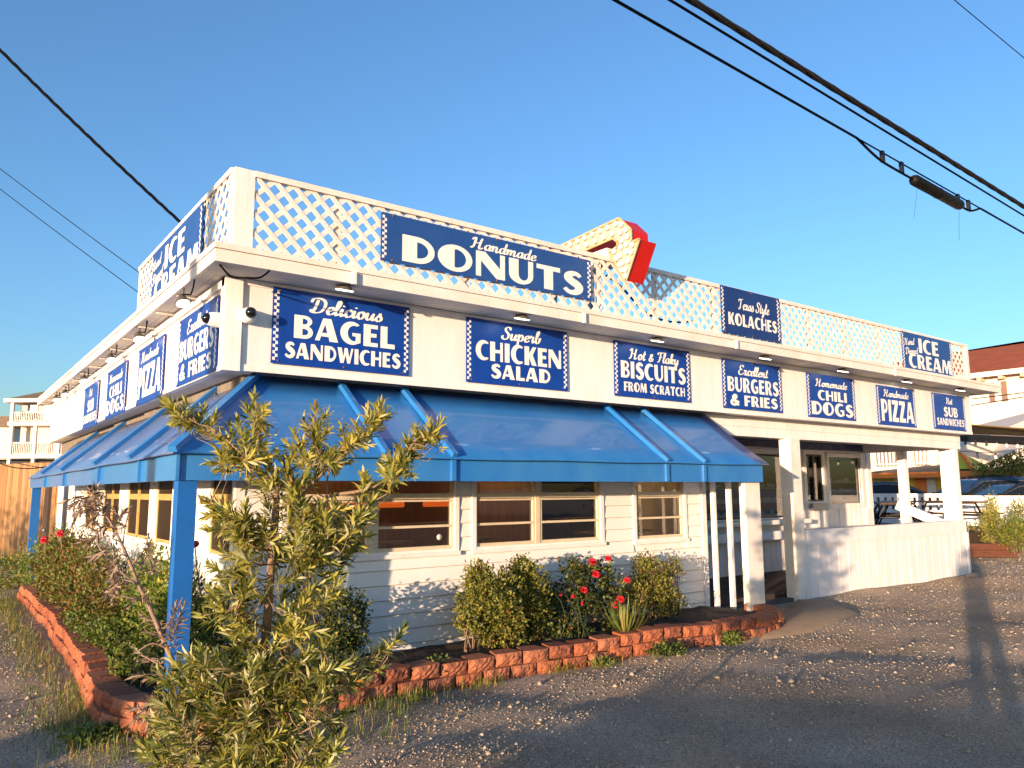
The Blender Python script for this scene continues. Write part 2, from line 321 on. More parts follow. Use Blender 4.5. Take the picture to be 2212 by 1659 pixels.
def put_caps(mb, txt, x0, x1, z0, z1, slant=0., out=.004):
    """lettering on a sign: local x right, z up, faces -y"""
    tot = sum(CAPS[c][0]+.06 if c != ' ' else .42 for c in txt)-.06; sx = (x1-x0)/tot; sz = z1-z0; x = x0
    for c in txt:
        if c == ' ': x += .42*sx; continue
        adv, cs = CAPS[c]
        if c == '&':
            strip(mb, cs[0], lambda p: (x+p[0]*sx, z0+p[1]*sz), [.09+.05*abs(math.sin(i*.22)) for i in range(len(cs[0]))], sx, sz, out)
        else:
            pts = [[Vector((x+p[0]*sx, z0+p[1]*sz, 0)) for p in k] for k in cs]
            flat = [p for k in pts for p in k]
            mb.add([(p.x, -out, p.y) for p in flat], [tuple(t) for t in tessellate_polygon(pts)])
        x += (adv+.06)*sx
def strip(mb, pts, fn, hw, sx, sz, out):
    n = len(pts); V = []
    for i, p in enumerate(pts):
        a = pts[max(i-1, 0)]; b = pts[min(i+1, n-1)]; dx, dy = (b[0]-a[0]), (b[1]-a[1]); q = math.hypot(dx, dy) or 1
        h = hw[i]; _zoff[0] = (_zoff[0]+1) % 23
        for sg in (1, -1):
            P = fn((p[0]-sg*dy/q*h, p[1]+sg*dx/q*h)); V.append((P[0], -out-.00006*i-.0001*(_zoff[0] % 5), P[1]))
    mb.add(V, [(2*i, 2*i+1, 2*i+3, 2*i+2) for i in range(n-1)])
def put_script(mb, txt, x0, x1, z0, z1, rise=0., out=.004):
    """brush script; z0..z1 spans baseline to cap top"""
    tot = sum(SCR[c][0] if c != ' ' else .3 for c in txt)+.1; sx = (x1-x0)/tot; sz = z1-z0; x = 0
    for c in txt:
        if c == ' ': x += .3; continue
        adv, sts = SCR[c]
        for k, st in enumerate(sts):
            sp = spline(st, 6) if len(st) > 2 else [tuple(st[0][j]+(st[1][j]-st[0][j])*t/4 for j in (0, 1)) for t in range(5)]
            hw = []
            for i in range(len(sp)):
                a = sp[max(i-1, 0)]; b = sp[min(i+1, len(sp)-1)]; th = math.atan2(b[1]-a[1], b[0]-a[0])
                e = min(1, min(i, len(sp)-1-i)/3+.55)
                hw.append(e*(.030+.058*abs(math.sin(th-.35))))
            xx = x
            strip(mb, sp, lambda p: (x0+(xx+p[0]+.16*p[1])*sx, z0+p[1]*sz+rise*((xx+p[0])/tot)), hw, sx, sz, out+.0003*k)
        x += adv
def make_sign(loc, rotz, W, H, rows, label, name='menu_sign', panel=None, chk=(True, True)):
    t = thing(name, label, 'sign', loc, rotz, 'blue shop signs with white lettering'); ORG[t.name] = Vector((0, 0, 0))
    b = MB(); b.box(0, W, -.012, 0, 0, H); b.build('panel', panel or NAVY, t)
    m = MB()
    for kind, txt, u0, u1, v0, v1, *r in rows:
        a = (u0*W, u1*W, H*(1-v1), H*(1-v0))
        (put_caps if kind == 'C' else put_script)(m, txt, *a, *( [r[0]*H] if r and kind == 'S' else []), out=.0155)
    m.build('lettering', LETTER, t)
    n = max(10, round(H/.030)); ph = H/n
    for side in (0, 1):
        if not chk[side]: continue
        c = MB(); q = .024; xs = .012 if side == 0 else W-.012-2*q
        for i in range(1, n-1):
            for j in (0, 1):
                if (i+j) % 2: c.box(xs+j*q, xs+(j+1)*q, -.0135, -.012, i*ph, (i+1)*ph)
        c.build('checker_strip', LETTER, t)
    for u, v in ((.045, .04), (.5, .035), (.955, .04), (.045, .96), (.5, .965), (.955, .96)):
        k = MB(); k.lathe([(.011, 0), (.011, .003), (.006, .006)], (u*W, -.012, v*H), (0, -1, 0), 8); k.build('bolt', RUST, t)
    return t
D_BAGEL = [('S', 'Delicious', .24, .79, .065, .27), ('C', 'BAGEL', .14, .885, .33, .64), ('C', 'SANDWICHES', .085, .93, .70, .91)]
D_CHICK = [('S', 'Superb', .32, .72, .065, .27), ('C', 'CHICKEN', .08, .935, .335, .64), ('C', 'SALAD', .22, .815, .68, .905)]
D_BISC = [('S', 'Hot & Flaky', .18, .85, .10, .30), ('C', 'BISCUITS', .075, .935, .35, .66), ('C', 'FROM SCRATCH', .11, .92, .73, .90)]
D_BURG = [('S', 'Excellent', .25, .77, .085, .285), ('C', 'BURGERS', .07, .94, .35, .65), ('C', '& FRIES', .11, .91, .71, .93)]
D_CHILI = [('S', 'Homemade', .16, .84, .10, .28), ('C', 'CHILI', .20, .82, .36, .59), ('C', 'DOGS', .06, .94, .63, .93)]
D_PIZZA = [('S', 'Handmade', .16, .83, .08, .27), ('C', 'PIZZA', .08, .945, .345, .90)]
D_SUB = [('S', 'Hot', .40, .61, .09, .27), ('C', 'SUB', .31, .75, .36, .63), ('C', 'SANDWICHES', .09, .93, .68, .88)]
D_DONUT = [('S', 'Handmade', .375, .70, .075, .33), ('C', 'DONUTS', .08, .95, .37, .93)]
D_KOL = [('S', 'Texas Style', .27, .81, .20, .43), ('C', 'KOLACHES', .10, .935, .54, .80)]
D_ICE = [('S', 'Hand', .035, .235, .17, .36, .06), ('S', 'Dipped', .045, .29, .42, .60, .07), ('C', 'ICE', .31, .72, .10, .49), ('C', 'CREAM', .10, .97, .55, .93)]
# ------------------------------------------------------------------ ground
GRAV = mat('gravel_ground', (.40, .33, .26), .95)
def gravel_nodes():
    n = GRAV.node_tree.nodes; l = GRAV.node_tree.links; b = n['Principled BSDF']; tc = n['Texture Coordinate']
    v = n.new('ShaderNodeTexVoronoi'); v.inputs['Scale'].default_value = 42; l.new(tc.outputs['Object'], v.inputs['Vector'])
    v2 = n.new('ShaderNodeTexVoronoi'); v2.inputs['Scale'].default_value = 115; l.new(tc.outputs['Object'], v2.inputs['Vector'])
    r = n.new('ShaderNodeValToRGB'); e = r.color_ramp.elements
    e[0].position = 0; e[0].color = (.27, .225, .18, 1); e[1].position = 1; e[1].color = (.74, .64, .51, 1)
    k = e.new(.5); k.color = (.52, .44, .35, 1)
    k = e.new(.8); k.color = (.62, .51, .40, 1)
    sp = n.new('ShaderNodeSeparateColor'); l.new(v2.outputs['Color'], sp.inputs[0]); l.new(sp.outputs[0], r.inputs[0])
    no = n.new('ShaderNodeTexNoise'); no.inputs['Scale'].default_value = .9; no.inputs['Detail'].default_value = 6; l.new(tc.outputs['Object'], no.inputs['Vector'])
    mr = n.new('ShaderNodeMapRange'); mr.inputs[1].default_value = .35; mr.inputs[2].default_value = .65; mr.inputs[3].default_value = .84; mr.inputs[4].default_value = 1.2
    l.new(no.outputs['Fac'], mr.inputs[0])
    mx = n.new('ShaderNodeMix'); mx.data_type = 'RGBA'; mx.blend_type = 'MULTIPLY'; mx.inputs[0].default_value = 1
    l.new(r.outputs[0], mx.inputs[6]); l.new(mr.outputs[0], mx.inputs[7]); l.new(mx.outputs[2], b.inputs['Base Color'])
    ad = n.new('ShaderNodeMath'); ad.operation = 'ADD'; l.new(v.outputs['Distance'], ad.inputs[0])
    m2 = n.new('ShaderNodeMath'); m2.operation = 'MULTIPLY'; m2.inputs[1].default_value = .5; l.new(v2.outputs['Distance'], m2.inputs[0]); l.new(m2.outputs[0], ad.inputs[1])
    bp = n.new('ShaderNodeBump'); bp.invert = True; bp.inputs['Strength'].default_value = .9; bp.inputs['Distance'].default_value = .012
    l.new(ad.outputs[0], bp.inputs['Height'])
    n3 = n.new('ShaderNodeTexNoise'); n3.inputs['Scale'].default_value = 11; n3.inputs['Detail'].default_value = 7; n3.inputs['Roughness'].default_value = .7; l.new(tc.outputs['Object'], n3.inputs['Vector'])
    bp2 = n.new('ShaderNodeBump'); bp2.inputs['Strength'].default_value = 1; bp2.inputs['Distance'].default_value = .11
    l.new(n3.outputs['Fac'], bp2.inputs['Height']); l.new(bp2.outputs[0], bp.inputs['Normal']); l.new(bp.outputs[0], b.inputs['Normal'])
    n4 = n.new('ShaderNodeTexNoise'); n4.inputs['Scale'].default_value = .55; n4.inputs['Detail'].default_value = 5; l.new(tc.outputs['Object'], n4.inputs['Vector'])
    rr = n.new('ShaderNodeValToRGB'); rr.color_ramp.elements[0].position = .4; rr.color_ramp.elements[0].color = (1, .95, .90, 1); rr.color_ramp.elements[1].position = .62; rr.color_ramp.elements[1].color = (1.0, .86, .70, 1)
    l.new(n4.outputs['Fac'], rr.inputs[0]); m3 = n.new('ShaderNodeMix'); m3.data_type = 'RGBA'; m3.blend_type = 'MULTIPLY'; m3.inputs[0].default_value = 1
    l.new(mx.outputs[2], m3.inputs[6]); l.new(rr.outputs[0], m3.inputs[7]); l.new(m3.outputs[2], b.inputs['Base Color'])
gravel_nodes()
def gz(x, y):
    d = math.hypot(x-5, y-5)
    return (.018*math.sin(x*1.7+.6*y)+.014*math.sin(y*2.3-x*.8+1)+.01*math.sin(x*4.1+y*3.3)-.022*math.exp(-((y-3.3-.25*math.sin(x*.35))/.16)**2)-.022*math.exp(-((y-4.75-.25*math.sin(x*.35))/.16)**2)+.012*math.exp(-((y-4.0-.25*math.sin(x*.35))/.3)**2))*max(0, 1-d/40)
def ground():
    xs = sorted(set([-3000, -900, -300, -120, -60, -30, -16, -10]+[round(-6+.2*i, 3) for i in range(130)]+[22, 25, 30, 40, 60, 120, 300, 900, 3000]))
    ys = sorted(set([-3000, -900, -300, -120, -60, -30, -12, -4]+[round(-1+.2*i, 3) for i in range(50)]+[9.5, 11, 13, 16, 20, 26, 40, 60, 120, 300, 900, 3000]))
    V = [(x, y, gz(x, y) if (-9 < x < 21 and -3 < y < 9.4) else 0) for y in ys for x in xs]; n = len(xs)
    F = np.array([(j*n+i, j*n+i+1, (j+1)*n+i+1, (j+1)*n+i) for j in range(len(ys)-1) for i in range(n-1)])
    g = np_mesh('ground', V, [F], [GRAV], smooth=True); g['kind'] = 'structure'
ground()
PATHM = mat('sandy_concrete', (.38, .27, .165), .9, col2=(.30, .205, .12), vscale=5, bump=.25, bscale=50)
def path():
    out = [onZ(*q, 0) for q in ((1600, 1392), (1652, 1352), (1722, 1296), (1790, 1297), (1868, 1330), (1800, 1352), (1700, 1378))]
    c = sum(out, Vector())/len(out); b = MB()
    ring = [c+(p-c)*.86 for p in out]
    n = len(out)
    V = [(p.x, p.y, -.02) for p in out]+[(p.x, p.y, .045) for p in ring]+[(c.x, c.y, .06)]
    b.add(V, [(i, (i+1) % n, n+(i+1) % n, n+i) for i in range(n)]+[(n+i, n+(i+1) % n, 2*n) for i in range(n)], True)
    o = b.build('path', PATHM); o['kind'] = 'structure'
path()

# ------------------------------------------------------------------ the shop building
XW, YW, XF, YF = 2.29, 7.30, 2.04, 7.05
TR = lambda u, o, z: (u, YW-o, z)
TL = lambda u, o, z: (XW-o, u, z)
SHOP = thing('shop_building', 'long white single storey food shop with blue hipped awning and blue menu signs', 'building', (9, 12, 0))
def walls(mb, T, u0, u1, z0, z1, ops, th=.14):
    u = u0
    for a, b, c, d in ops:
        if a > u: mb.box(u, a, -th, 0, z0, z1, T)
        mb.box(a, b, -th, 0, z0, c, T); mb.box(a, b, -th, 0, d, z1, T); u = b
    if u1 > u: mb.box(u, u1, -th, 0, z0, z1, T)
def siding(mb, T, u0, u1, z0, z1, ops, h=.152):
    z = z0
    while z < z1-.01:
        t = min(z+h, z1); segs = [(u0, u1)]
        for a, b, c, d in ops:
            if d > z+.02 and c < t-.02:
                ns = []
                for s in segs:
                    if a <= s[0] and b >= s[1]: continue
                    if a > s[0] and a < s[1]: ns.append((s[0], a))
                    if b > s[0] and b < s[1]: ns.append((b, s[1]))
                    if b <= s[0] or a >= s[1]: ns.append(s)
                segs = ns
        for a, b in segs:
            lo = max(z, z)
            mb.hexa([T(a, 0, lo), T(b, 0, lo), T(a, .024, lo), T(b, .024, lo), T(a, 0, t), T(b, 0, t), T(a, .007, t), T(b, .007, t)])
        z = t
ZH = 2.42
OPR = [(2.70, 4.72, 1.07, ZH), (4.896, 6.93, 1.07, ZH), (7.47, 8.53, 1.05, ZH)]
OPL = [(7.36, 8.16, 1.10, ZH), (9.60, 10.50, 1.10, ZH), (10.78, 12.26, 1.10, ZH), (12.76, 14.23, 1.10, ZH), (14.7, 16.0, 1.10, ZH)]
b = MB(); walls(b, TR, XW, 8.92, 0, 2.6, OPR); walls(b, TL, YW+.14, 20, 0, 2.6, OPL)
b.box(8.78, 8.92, YW+.14, 9.40, 0, 2.6)
b.build('wall', WHITE, SHOP)
b = MB(); siding(b, TR, XW+.05, 8.86, .02, 2.55, OPR); siding(b, TL, YW+.05, 17.2, .02, 2.55, OPL); b.build('siding', WHITE2, SHOP)
b = MB()
b.prism([(XW-.03, YW-.03), (XW+.055, YW-.03), (XW+.055, YW-.001), (XW-.001, YW-.001), (XW-.001, YW+.055), (XW-.03, YW+.055)], lambda x, y: (x, y, 0), lambda x, y: (x, y, 2.56)); b.build('corner_board', WHITE, SHOP)
b = MB(); b.prism([(8.86, YW-.035), (8.95, YW-.035), (8.95, YW+.09), (8.921, YW+.09), (8.921, YW-.001), (8.86, YW-.001)], lambda x, y: (x, y, 0), lambda x, y: (x, y, 2.56)); b.build('corner_board', WHITE, SHOP)
LAP = mat('lap_shade_line', (.50, .46, .40), .8, var=.5, vscale=6)  # dark strips put in for the shade line and grime at each lap
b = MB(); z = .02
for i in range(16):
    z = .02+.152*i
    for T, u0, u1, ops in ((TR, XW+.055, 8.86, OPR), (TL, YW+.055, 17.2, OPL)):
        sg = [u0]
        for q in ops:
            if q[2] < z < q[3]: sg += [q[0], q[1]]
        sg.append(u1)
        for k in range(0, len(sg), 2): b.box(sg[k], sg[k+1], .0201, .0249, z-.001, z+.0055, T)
b.build('lap_shade_line', LAP, SHOP)
b = MB(); b.box(XW, 17.3, YW, YW+.12, 2.6, 3.7); b.box(XW, XW+.12, YW+.12, 20, 2.6, 3.7); b.build('block_wall', BLOCKW, SHOP)
def window(T, u0, u1, z0, z1, mull, glass, rails, kind, sill=True):
    f = MB(); t = .055; pd = -.004 if glass else -.03; sd = .012 if glass else 0
    f.box(u0, u0+t, -.02, .034-sd, z0, z1, T); f.box(u1-t, u1, -.02, .034-sd, z0, z1, T)
    f.box(u0+t, u1-t, -.02, .034, z1-t, z1, T); f.box(u0+t, u1-t, -.02, .030, z0, z0+.05, T)
    if sill: f.box(u0-.01, u1+.01, .0301, .052, z0-.02, z0+.022, T)
    W = f.build('window', WHITE, SHOP)
    s = MB(); a, c = u0+t, u1-t; zb, zt = z0+.05, z1-t
    cells = []; e = [a]+[m for m in mull]+[c]
    for m in mull: s.box(m-.035, m+.035, -.045, .012, zb, zt, T)
    for i in range(len(e)-1):
        l = e[i]+(.035 if i else 0); r = e[i+1]-(.035 if i < len(e)-2 else 0)
        s.box(l, l+.032, -.05, .004, zb, zt, T); s.box(r-.032, r, -.05, .004, zb, zt, T)
        s.box(l+.032, r-.032, -.05, .004, zb, zb+.035, T)
        for z, h, o in rails: s.box(l+.032, r-.032, -.05, o, z-h/2, z+h/2, T)
        cells.append((l+.032, r-.032))
    s.build('sash', kind, W)
    g = MB()
    for l, r in cells: g.add([T(l, pd, zb), T(r, pd, zb), T(r, pd, zt), T(l, pd, zt)], [(0, 1, 2, 3)])
    g.build('pane', glass or GLASS, W); return W
RAILS = [(1.69, .06, .002), (1.642, .018, .006), (1.368, .026, .006)]
window(TR, *OPR[0], [3.675], 0, RAILS, CREAM); window(TR, *OPR[1], [5.858], 0, RAILS, CREAM); window(TR, *OPR[2], [], 0, RAILS, CREAM)
RL = [(1.69, .075, .004)]
AMB = mat('amber_sash', (.50, .33, .12), .55, var=.2, vscale=8)
window(TL, *OPL[0], [], SCREEN, RL, AMB); window(TL, *OPL[1], [], SCREEN, RL, AMB)
window(TL, *OPL[2], [11.56], SCREEN, RL, AMB); window(TL, *OPL[3], [13.46], SCREEN, RL, AMB); window(TL, *OPL[4], [15.35], SCREEN, RL, AMB)
st = MB(); st.lathe([(.032, 0), (.032, .002)], TR(4.50, -.028, 1.245), (0, -1, 0), 20)
st.build('round_sticker', mat('sticker', (.7, .74, .68), .6, var=.15), SHOP)
# inside
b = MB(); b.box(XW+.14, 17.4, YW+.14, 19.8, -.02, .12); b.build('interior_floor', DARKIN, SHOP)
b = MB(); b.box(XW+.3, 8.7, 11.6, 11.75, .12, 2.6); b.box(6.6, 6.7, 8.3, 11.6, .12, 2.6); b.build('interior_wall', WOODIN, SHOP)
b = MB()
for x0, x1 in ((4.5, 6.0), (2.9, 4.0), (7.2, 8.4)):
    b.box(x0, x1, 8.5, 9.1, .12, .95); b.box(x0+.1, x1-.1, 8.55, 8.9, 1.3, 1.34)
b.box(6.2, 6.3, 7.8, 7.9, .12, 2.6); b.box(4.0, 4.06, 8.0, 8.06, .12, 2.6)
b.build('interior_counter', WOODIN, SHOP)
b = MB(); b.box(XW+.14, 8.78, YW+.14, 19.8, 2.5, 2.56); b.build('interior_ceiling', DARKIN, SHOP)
FILLG = emit('fill_glow', (1., .60, .26), 14.)  # added globes, hidden behind the valance, to warm the dim interior
for x, y in ((3.2, 9.0), (5.8, 9.2), (7.8, 9.0), (4.6, 10.6)):
    b = MB(); b.ball((x, y, 2.26), .09, 12); b.tube([(x, y, 2.35), (x, y, 2.5)], .01, 6); b.build('fill_globe', FILLG, SHOP)
b = MB(); b.box(2.9, 3.5, 11.57, 11.598, 1.2, 1.9); b.box(4.4, 5.4, 11.57, 11.598, 1.1, 1.7); b.box(7.2, 8.0, 11.57, 11.598, 1.3, 1.8); b.build('wall_poster', mat('poster', (.35, .28, .2), .7, col2=(.12, .16, .22), vscale=5), SHOP)
b = MB()
for x in (3.1, 4.2, 5.3, 7.3, 8.1): b.box(x, x+.06, 7.9, 7.96, .12, 1.15); b.box(x-.2, x+.26, 7.75, 8.1, 1.15, 1.18)
b.build('cafe_table', WOODIN, SHOP)
HEAT = emit('heat_glow', (1., .16, .02), .22)
b = MB(); b.tube([(3.75, 8.6, 1.58), (4.75, 8.6, 1.58)], .035, 8); b.tube([(5.05, 8.6, 1.58), (5.5, 8.6, 1.58)], .035, 8); b.build('heat_lamp', HEAT, SHOP)
# fascia with sign boards
b = MB()
b.box(XF, 17.35, YF, YF+.06, 2.85, 3.715); b.box(XF+.005, 17.345, YF-.012, YF-.0005, 2.85, 2.91); b.box(2.18, 17.345, YF-.010, YF-.0004, 3.66, 3.715)
b.box(XF, XF+.06, YF+.06, 20.0, 2.85, 3.715); b.box(XF-.012, XF-.0005, YF+.01, 20.0, 2.85, 2.90); b.box(XF-.03, XF-.0004, YF+.01, 20.0, 3.63, 3.715)
b.box(17.29, 17.35, YF+.06, 9.5, 2.85, 3.715)
b.build('fascia', WHITE, SHOP)
b = MB(); b.prism([(XF-.03, YF-.03), (XF+.13, YF-.03), (XF+.13, YF-.013), (XF-.013, YF-.013), (XF-.013, YF+.10), (XF-.03, YF+.10)], lambda x, y: (x, y, 2.84), lambda x, y: (x, y, 3.714)); b.build('corner_board', WHITE, SHOP)
b = MB(); b.box(XF+.06, 17.29, YF+.06, YW-.001, 2.855, 2.875); b.box(XF+.06, XW-.001, YW, 20, 2.855, 2.875); b.build('fascia_underside', GREYS, SHOP)
b = MB(); b.box(2.30, 9.2, YF-.004, YF+.01, 2.838, 2.849); b.build('drip_flashing', BLACKP, SHOP)
b = MB()
for i in range(4): b.box(1.83, 17.77, 6.632+i*.105, 6.632+i*.105+.100, 3.72, 3.74)
for i in range(2): b.box(1.83+i*.11, 1.83+i*.11+.105, YF, 20.4, 3.72, 3.74)
for i in range(14): b.box(1.83, XF-.031, 8+i*.9, 8.045+i*.9, 3.69, 3.719)
b.build('soffit', GREYS, SHOP)
b = MB(); b.box(1.79, 17.8, 6.60, 6.63, 3.712, 3.822); b.box(1.79, 1.82, 6.63, 20.42, 3.712, 3.822); b.box(17.77, 17.8, 6.63, 9.5, 3.712, 3.822)
b.box(1.78, 17.81, 6.588, 6.63, 3.827, 3.878); b.box(1.78, 1.82, 6.63, 20.43, 3.827, 3.878); b.box(17.77, 17.81, 6.63, 9.5, 3.827, 3.878)
b.build('eave_board', WHITEOLD, SHOP)
for q in ((765, 600), (1262, 692), (1592, 753), (1935, 806)):
    b = MB(); p = onY(*q, 6.575); b.box(p.x-.022, p.x+.022, 6.565, 6.5875, 3.70, 3.823); b.build('gutter_strap', WHITE, SHOP)
b = MB(); b.box(1.83, 17.76, 6.64, 20.4, 3.80, 3.86); b.build('roof', mat('roof_felt', (.30, .29, .28), .9, var=.3), SHOP)
# awning
def sheet(mb, A, B, C, D, n=24, th=.018, wob=.004):
    A, B, C, D = map(Vector, (A, B, C, D)); V = []
    for k in (0, 1):
        for i in range(n+1):
            t = i/n
            for j in range(5):
                s = j/4; p = A.lerp(B, t).lerp(D.lerp(C, t), s)
                p.z += wob*math.sin(i*1.1+.7)*(s > .9)-.5*wob*math.sin(i*.8)*math.sin(math.pi*s)-.02*math.sin(math.pi*s)-k*th; V.append(p)
    m = (n+1)*5; F = []
    for i in range(n):
        for j in range(4):
            q = [i*5+j, i*5+j+1, (i+1)*5+j+1, (i+1)*5+j]; F += [tuple(q), tuple(m+x for x in q[::-1])]
        F += [(i*5+4, m+i*5+4, m+(i+1)*5+4, (i+1)*5+4), (i*5, (i+1)*5, m+(i+1)*5, m+i*5)]
    for i in (0, n): F += [(i*5+j, i*5+j+1, m+i*5+j+1, m+i*5+j) for j in range(4)]
    mb.add(V, F, True)
LT = 2.75
b = MB(); sheet(b, (2.42, 7.27, 2.85), (9.0, 7.27, 2.845), (9.05, 6.26, 2.08), (1.46, 6.26, 2.055)); A1 = b.build('awning_slope', BLUE, SHOP)
b = MB(); sheet(b, (2.40, 7.27, 2.85), (2.27, 17.3, LT), (1.46, 17.35, 2.02), (1.46, 6.26, 2.055), wob=.005); A2 = b.build('awning_slope', BLUEF, SHOP)
b = MB(); b.hexa([(1.5, 6.30, 1.84), (8.96, 6.30, 1.84), (1.5, 6.325, 1.84), (8.96, 6.325, 1.84), (1.5, 6.30, 2.068), (8.96, 6.30, 2.093), (1.5, 6.325, 2.078), (8.96, 6.325, 2.103)]); b.build('valance', BLUE, SHOP)
b = MB(); b.hexa([(1.5, 6.326, 1.84), (1.525, 6.326, 1.84), (1.5, 17.25, 1.84), (1.525, 17.25, 1.84), (1.5, 6.326, 2.07), (1.525, 6.326, 2.08), (1.5, 17.25, 2.038), (1.525, 17.25, 2.048)]); b.build('valance', BLUE, SHOP)
for (tx, bx) in ((3.246, 3.286), (3.966, 4.014), (6.962, 7.046), (7.638, 7.734)):
    b = MB(); b.bar((tx, 7.26, 2.865), (bx, 6.255, 2.085), .055, .05); b.build('awning_rib', BLUE, SHOP)
    b = MB(); b.box(bx-.025, bx+.025, 6.272, 6.2995, 1.845, 2.05); b.build('valance_batten', BLUE, SHOP)
b = MB(); b.bar((2.42, 7.25, 2.875), (1.45, 6.25, 2.075), .07, .05); b.build('awning_rib', BLUE, SHOP)
for ty, by in ((8.15, 7.9), (10.1, 9.85), (12.8, 12.6), (15.2, 15.0)):
    b = MB(); b.bar((2.30, ty, LT+.07), (1.455, by, 2.07), .055, .05); b.build('awning_rib', BLUE, SHOP)
for by in (7.578, 9.677, 12.536, 14.76):
    b = MB(); b.box(1.472, 1.4995, by-.025, by+.025, 1.845, 2.04); b.build('valance_batten', BLUE, SHOP)
b = MB(); b.box(1.49, 1.515, 6.275, 6.2995, 1.842, 2.045); b.build('valance_batten', BLUE, SHOP)
b = MB(); b.box(1.527, 1.667, 6.328, 6.468, .02, 1.86); b.build('awning_post', BLUEP, SHOP)
b = MB(); b.box(1.527, 1.667, 17.0, 17.14, .02, 1.86); b.build('awning_post', BLUEP, SHOP)
# white screen at the end of the awning
b = MB(); b.box(8.64, 8.96, 6.36, 6.42, -.02, 1.86); b.build('awning_post', WHITEOLD, SHOP)
for y in (6.62, 6.85, 7.12):
    b = MB(); b.box(8.90, 8.955, y-.03, y+.03, -.02, 1.92); b.build('screen_slat', WHITE, SHOP)
# porch
YB = 9.40
b = MB(); b.box(8.93, 17.4, YW-.02, YB, -.1, .045); b.build('porch_floor', mat('porch_floor', (.11, .095, .08), .85, var=.35, vscale=4), SHOP)
b = MB(); b.box(8.95, 17.28, YW-.03, YW+.10, 2.70, 2.849); b.box(8.95, 17.28, YW-.022, YW+.10, 2.555, 2.698); b.box(17.14, 17.28, YW+.10, YB, 2.555, 2.849); b.build('porch_beam', WHITE, SHOP)
b = MB(); b.box(8.93, 17.14, YW+.10, YB, 2.74, 2.78); b.build('porch_ceiling', GREYS, SHOP)
OPB = [(11.55, 14.2, 1.17, 2.45), (14.88, 15.48, 1.48, 2.48), (15.77, 17.08, 1.42, 2.44)]
TB = lambda u, o, z: (u, YB-o, z)
b = MB(); walls(b, TB, 8.93, 17.5, 0, 3.7, OPB, .12); b.box(17.38, 17.5, YB+.12, 19.8, 0, 3.7); b.box(XW+.14, 17.38, 19.8, 19.95, 0, 3.7); b.build('porch_wall', WHITE, SHOP)
b = MB()
for x in np.arange(9.1, 17.4, .2): b.box(x-.006, x+.006, YB-.007, YB-.0003, .05, 1.36 if x > 14.3 else .74)
b.build('wall_batten', WHITE, SHOP)
b = MB()
for u0, u1, z0, z1 in OPB:
    b.box(u0-.09, u0, -.02, .03, z0, z1, TB); b.box(u1, u1+.09, -.02, .03, z0, z1, TB); b.box(u0-.09, u1+.09, -.02, .032, z1, z1+.09, TB); b.box(u0-.09, u1+.09, -.02, .034, z0-.1, z0, TB)
b.box(17.2, 17.5, .0, .03, 0, 1.3, TB); b.box(17.35, 17.52, 0, .031, 1.3, 2.7, TB)
b.build('window_trim', WHITE, SHOP)
b = MB()
u0, u1, z0, z1 = OPB[1]
for a, c, d, e in ((u0, u0+.04, z0, z1), (u1-.04, u1, z0, z1), (u0+.27, u0+.31, z0, z1), (u0+.04, u1-.04, z1-.04, z1), (u0+.04, u1-.04, z0, z0+.03)): b.box(a, c, -.05, .01, d, e, TB)
b.build('service_window', BLACKP, SHOP)
b = MB(); b.box(u0+.02, u1, .035, .12, 1.29, 1.44, TB); b.build('service_tray', STEEL, SHOP)
b = MB()
for u0, u1, z0, z1 in OPB: b.add([TB(u0, -.04, z0), TB(u1, -.04, z0), TB(u1, -.04, z1), TB(u0, -.04, z1)], [(0, 1, 2, 3)])
b.build('pane', GLASSC, SHOP)
SHELF = mat('shelf', (.42, .38, .30), .6, var=.2)
b = MB(); g = MB()
for u0, u1, z0, z1, zs in ((11.55, 14.2, 1.17, 2.45, (1.2, 1.47, 1.74)), (15.77, 17.08, 1.42, 2.44, (1.45, 1.66, 1.87))):
    for z in zs:
        b.box(u0+.02, u1-.02, -.55, -.10, z, z+.045, TB)
        x = u0+.1
        while x < u1-.3:
            ww = random.uniform(.16, .3); g.box(x, x+ww, -.45, -.14, z+.046, z+random.uniform(.07, .12), TB); x += ww+random.uniform(.05, .15)
b.build('display_shelf', SHELF, SHOP); g.build('pastry_trays', mat('tray', (.5, .55, .58), .4, var=.3), SHOP)
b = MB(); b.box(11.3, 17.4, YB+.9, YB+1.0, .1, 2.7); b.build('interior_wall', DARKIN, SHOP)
b = MB(); b.box(9.0, 14.45, .005, .34, 1.06, 1.145, TB); b.box(9.0, 14.4, .26, .30, .77, .93, TB); b.box(14.46, 17.1, .005, .2, .88, .93, TB); b.build('counter', WHITE, SHOP)
b = MB(); b.box(11.0, 17.12, .04, .07, 2.585, 2.74, TB)
MB_ = b.build('menu_board', NAVYD, SHOP); b = MB(); x = 11.2
while x < 17:
    for z in (2.61, 2.645, 2.68): b.box(x, x+random.uniform(.2, .5), .0705, .072, z, z+.012, TB)
    x += .62
b.build('menu_lines', mat('menu_print', (.10, .13, .22), .6, var=.2), MB_)
b = MB(); b.box(11.0, 11.26, 7.19, 7.40, -.05, 2.556); b.build('porch_post', WHITEOLD, SHOP)
b = MB(); b.box(17.02, 17.17, 7.29, 7.60, .9, 2.556); b.build('porch_post', WHITE, SHOP)
b = MB(); b.box(17.02, 17.16, 8.34, 8.51, 0, 2.556); b.build('porch_post', WHITE, SHOP)
b = MB(); b.box(11.262, 17.15, 7.27, 7.36, -.15, .86); b.build('low_wall', WHITE, SHOP)
b = MB()
for i in range(30):
    x = 11.45+i*.3
    if x < 17.1: b.box(x-.005, x+.005, 7.2655, 7.2697, -.12, .84)
b.build('wall_batten', WHITE, SHOP)
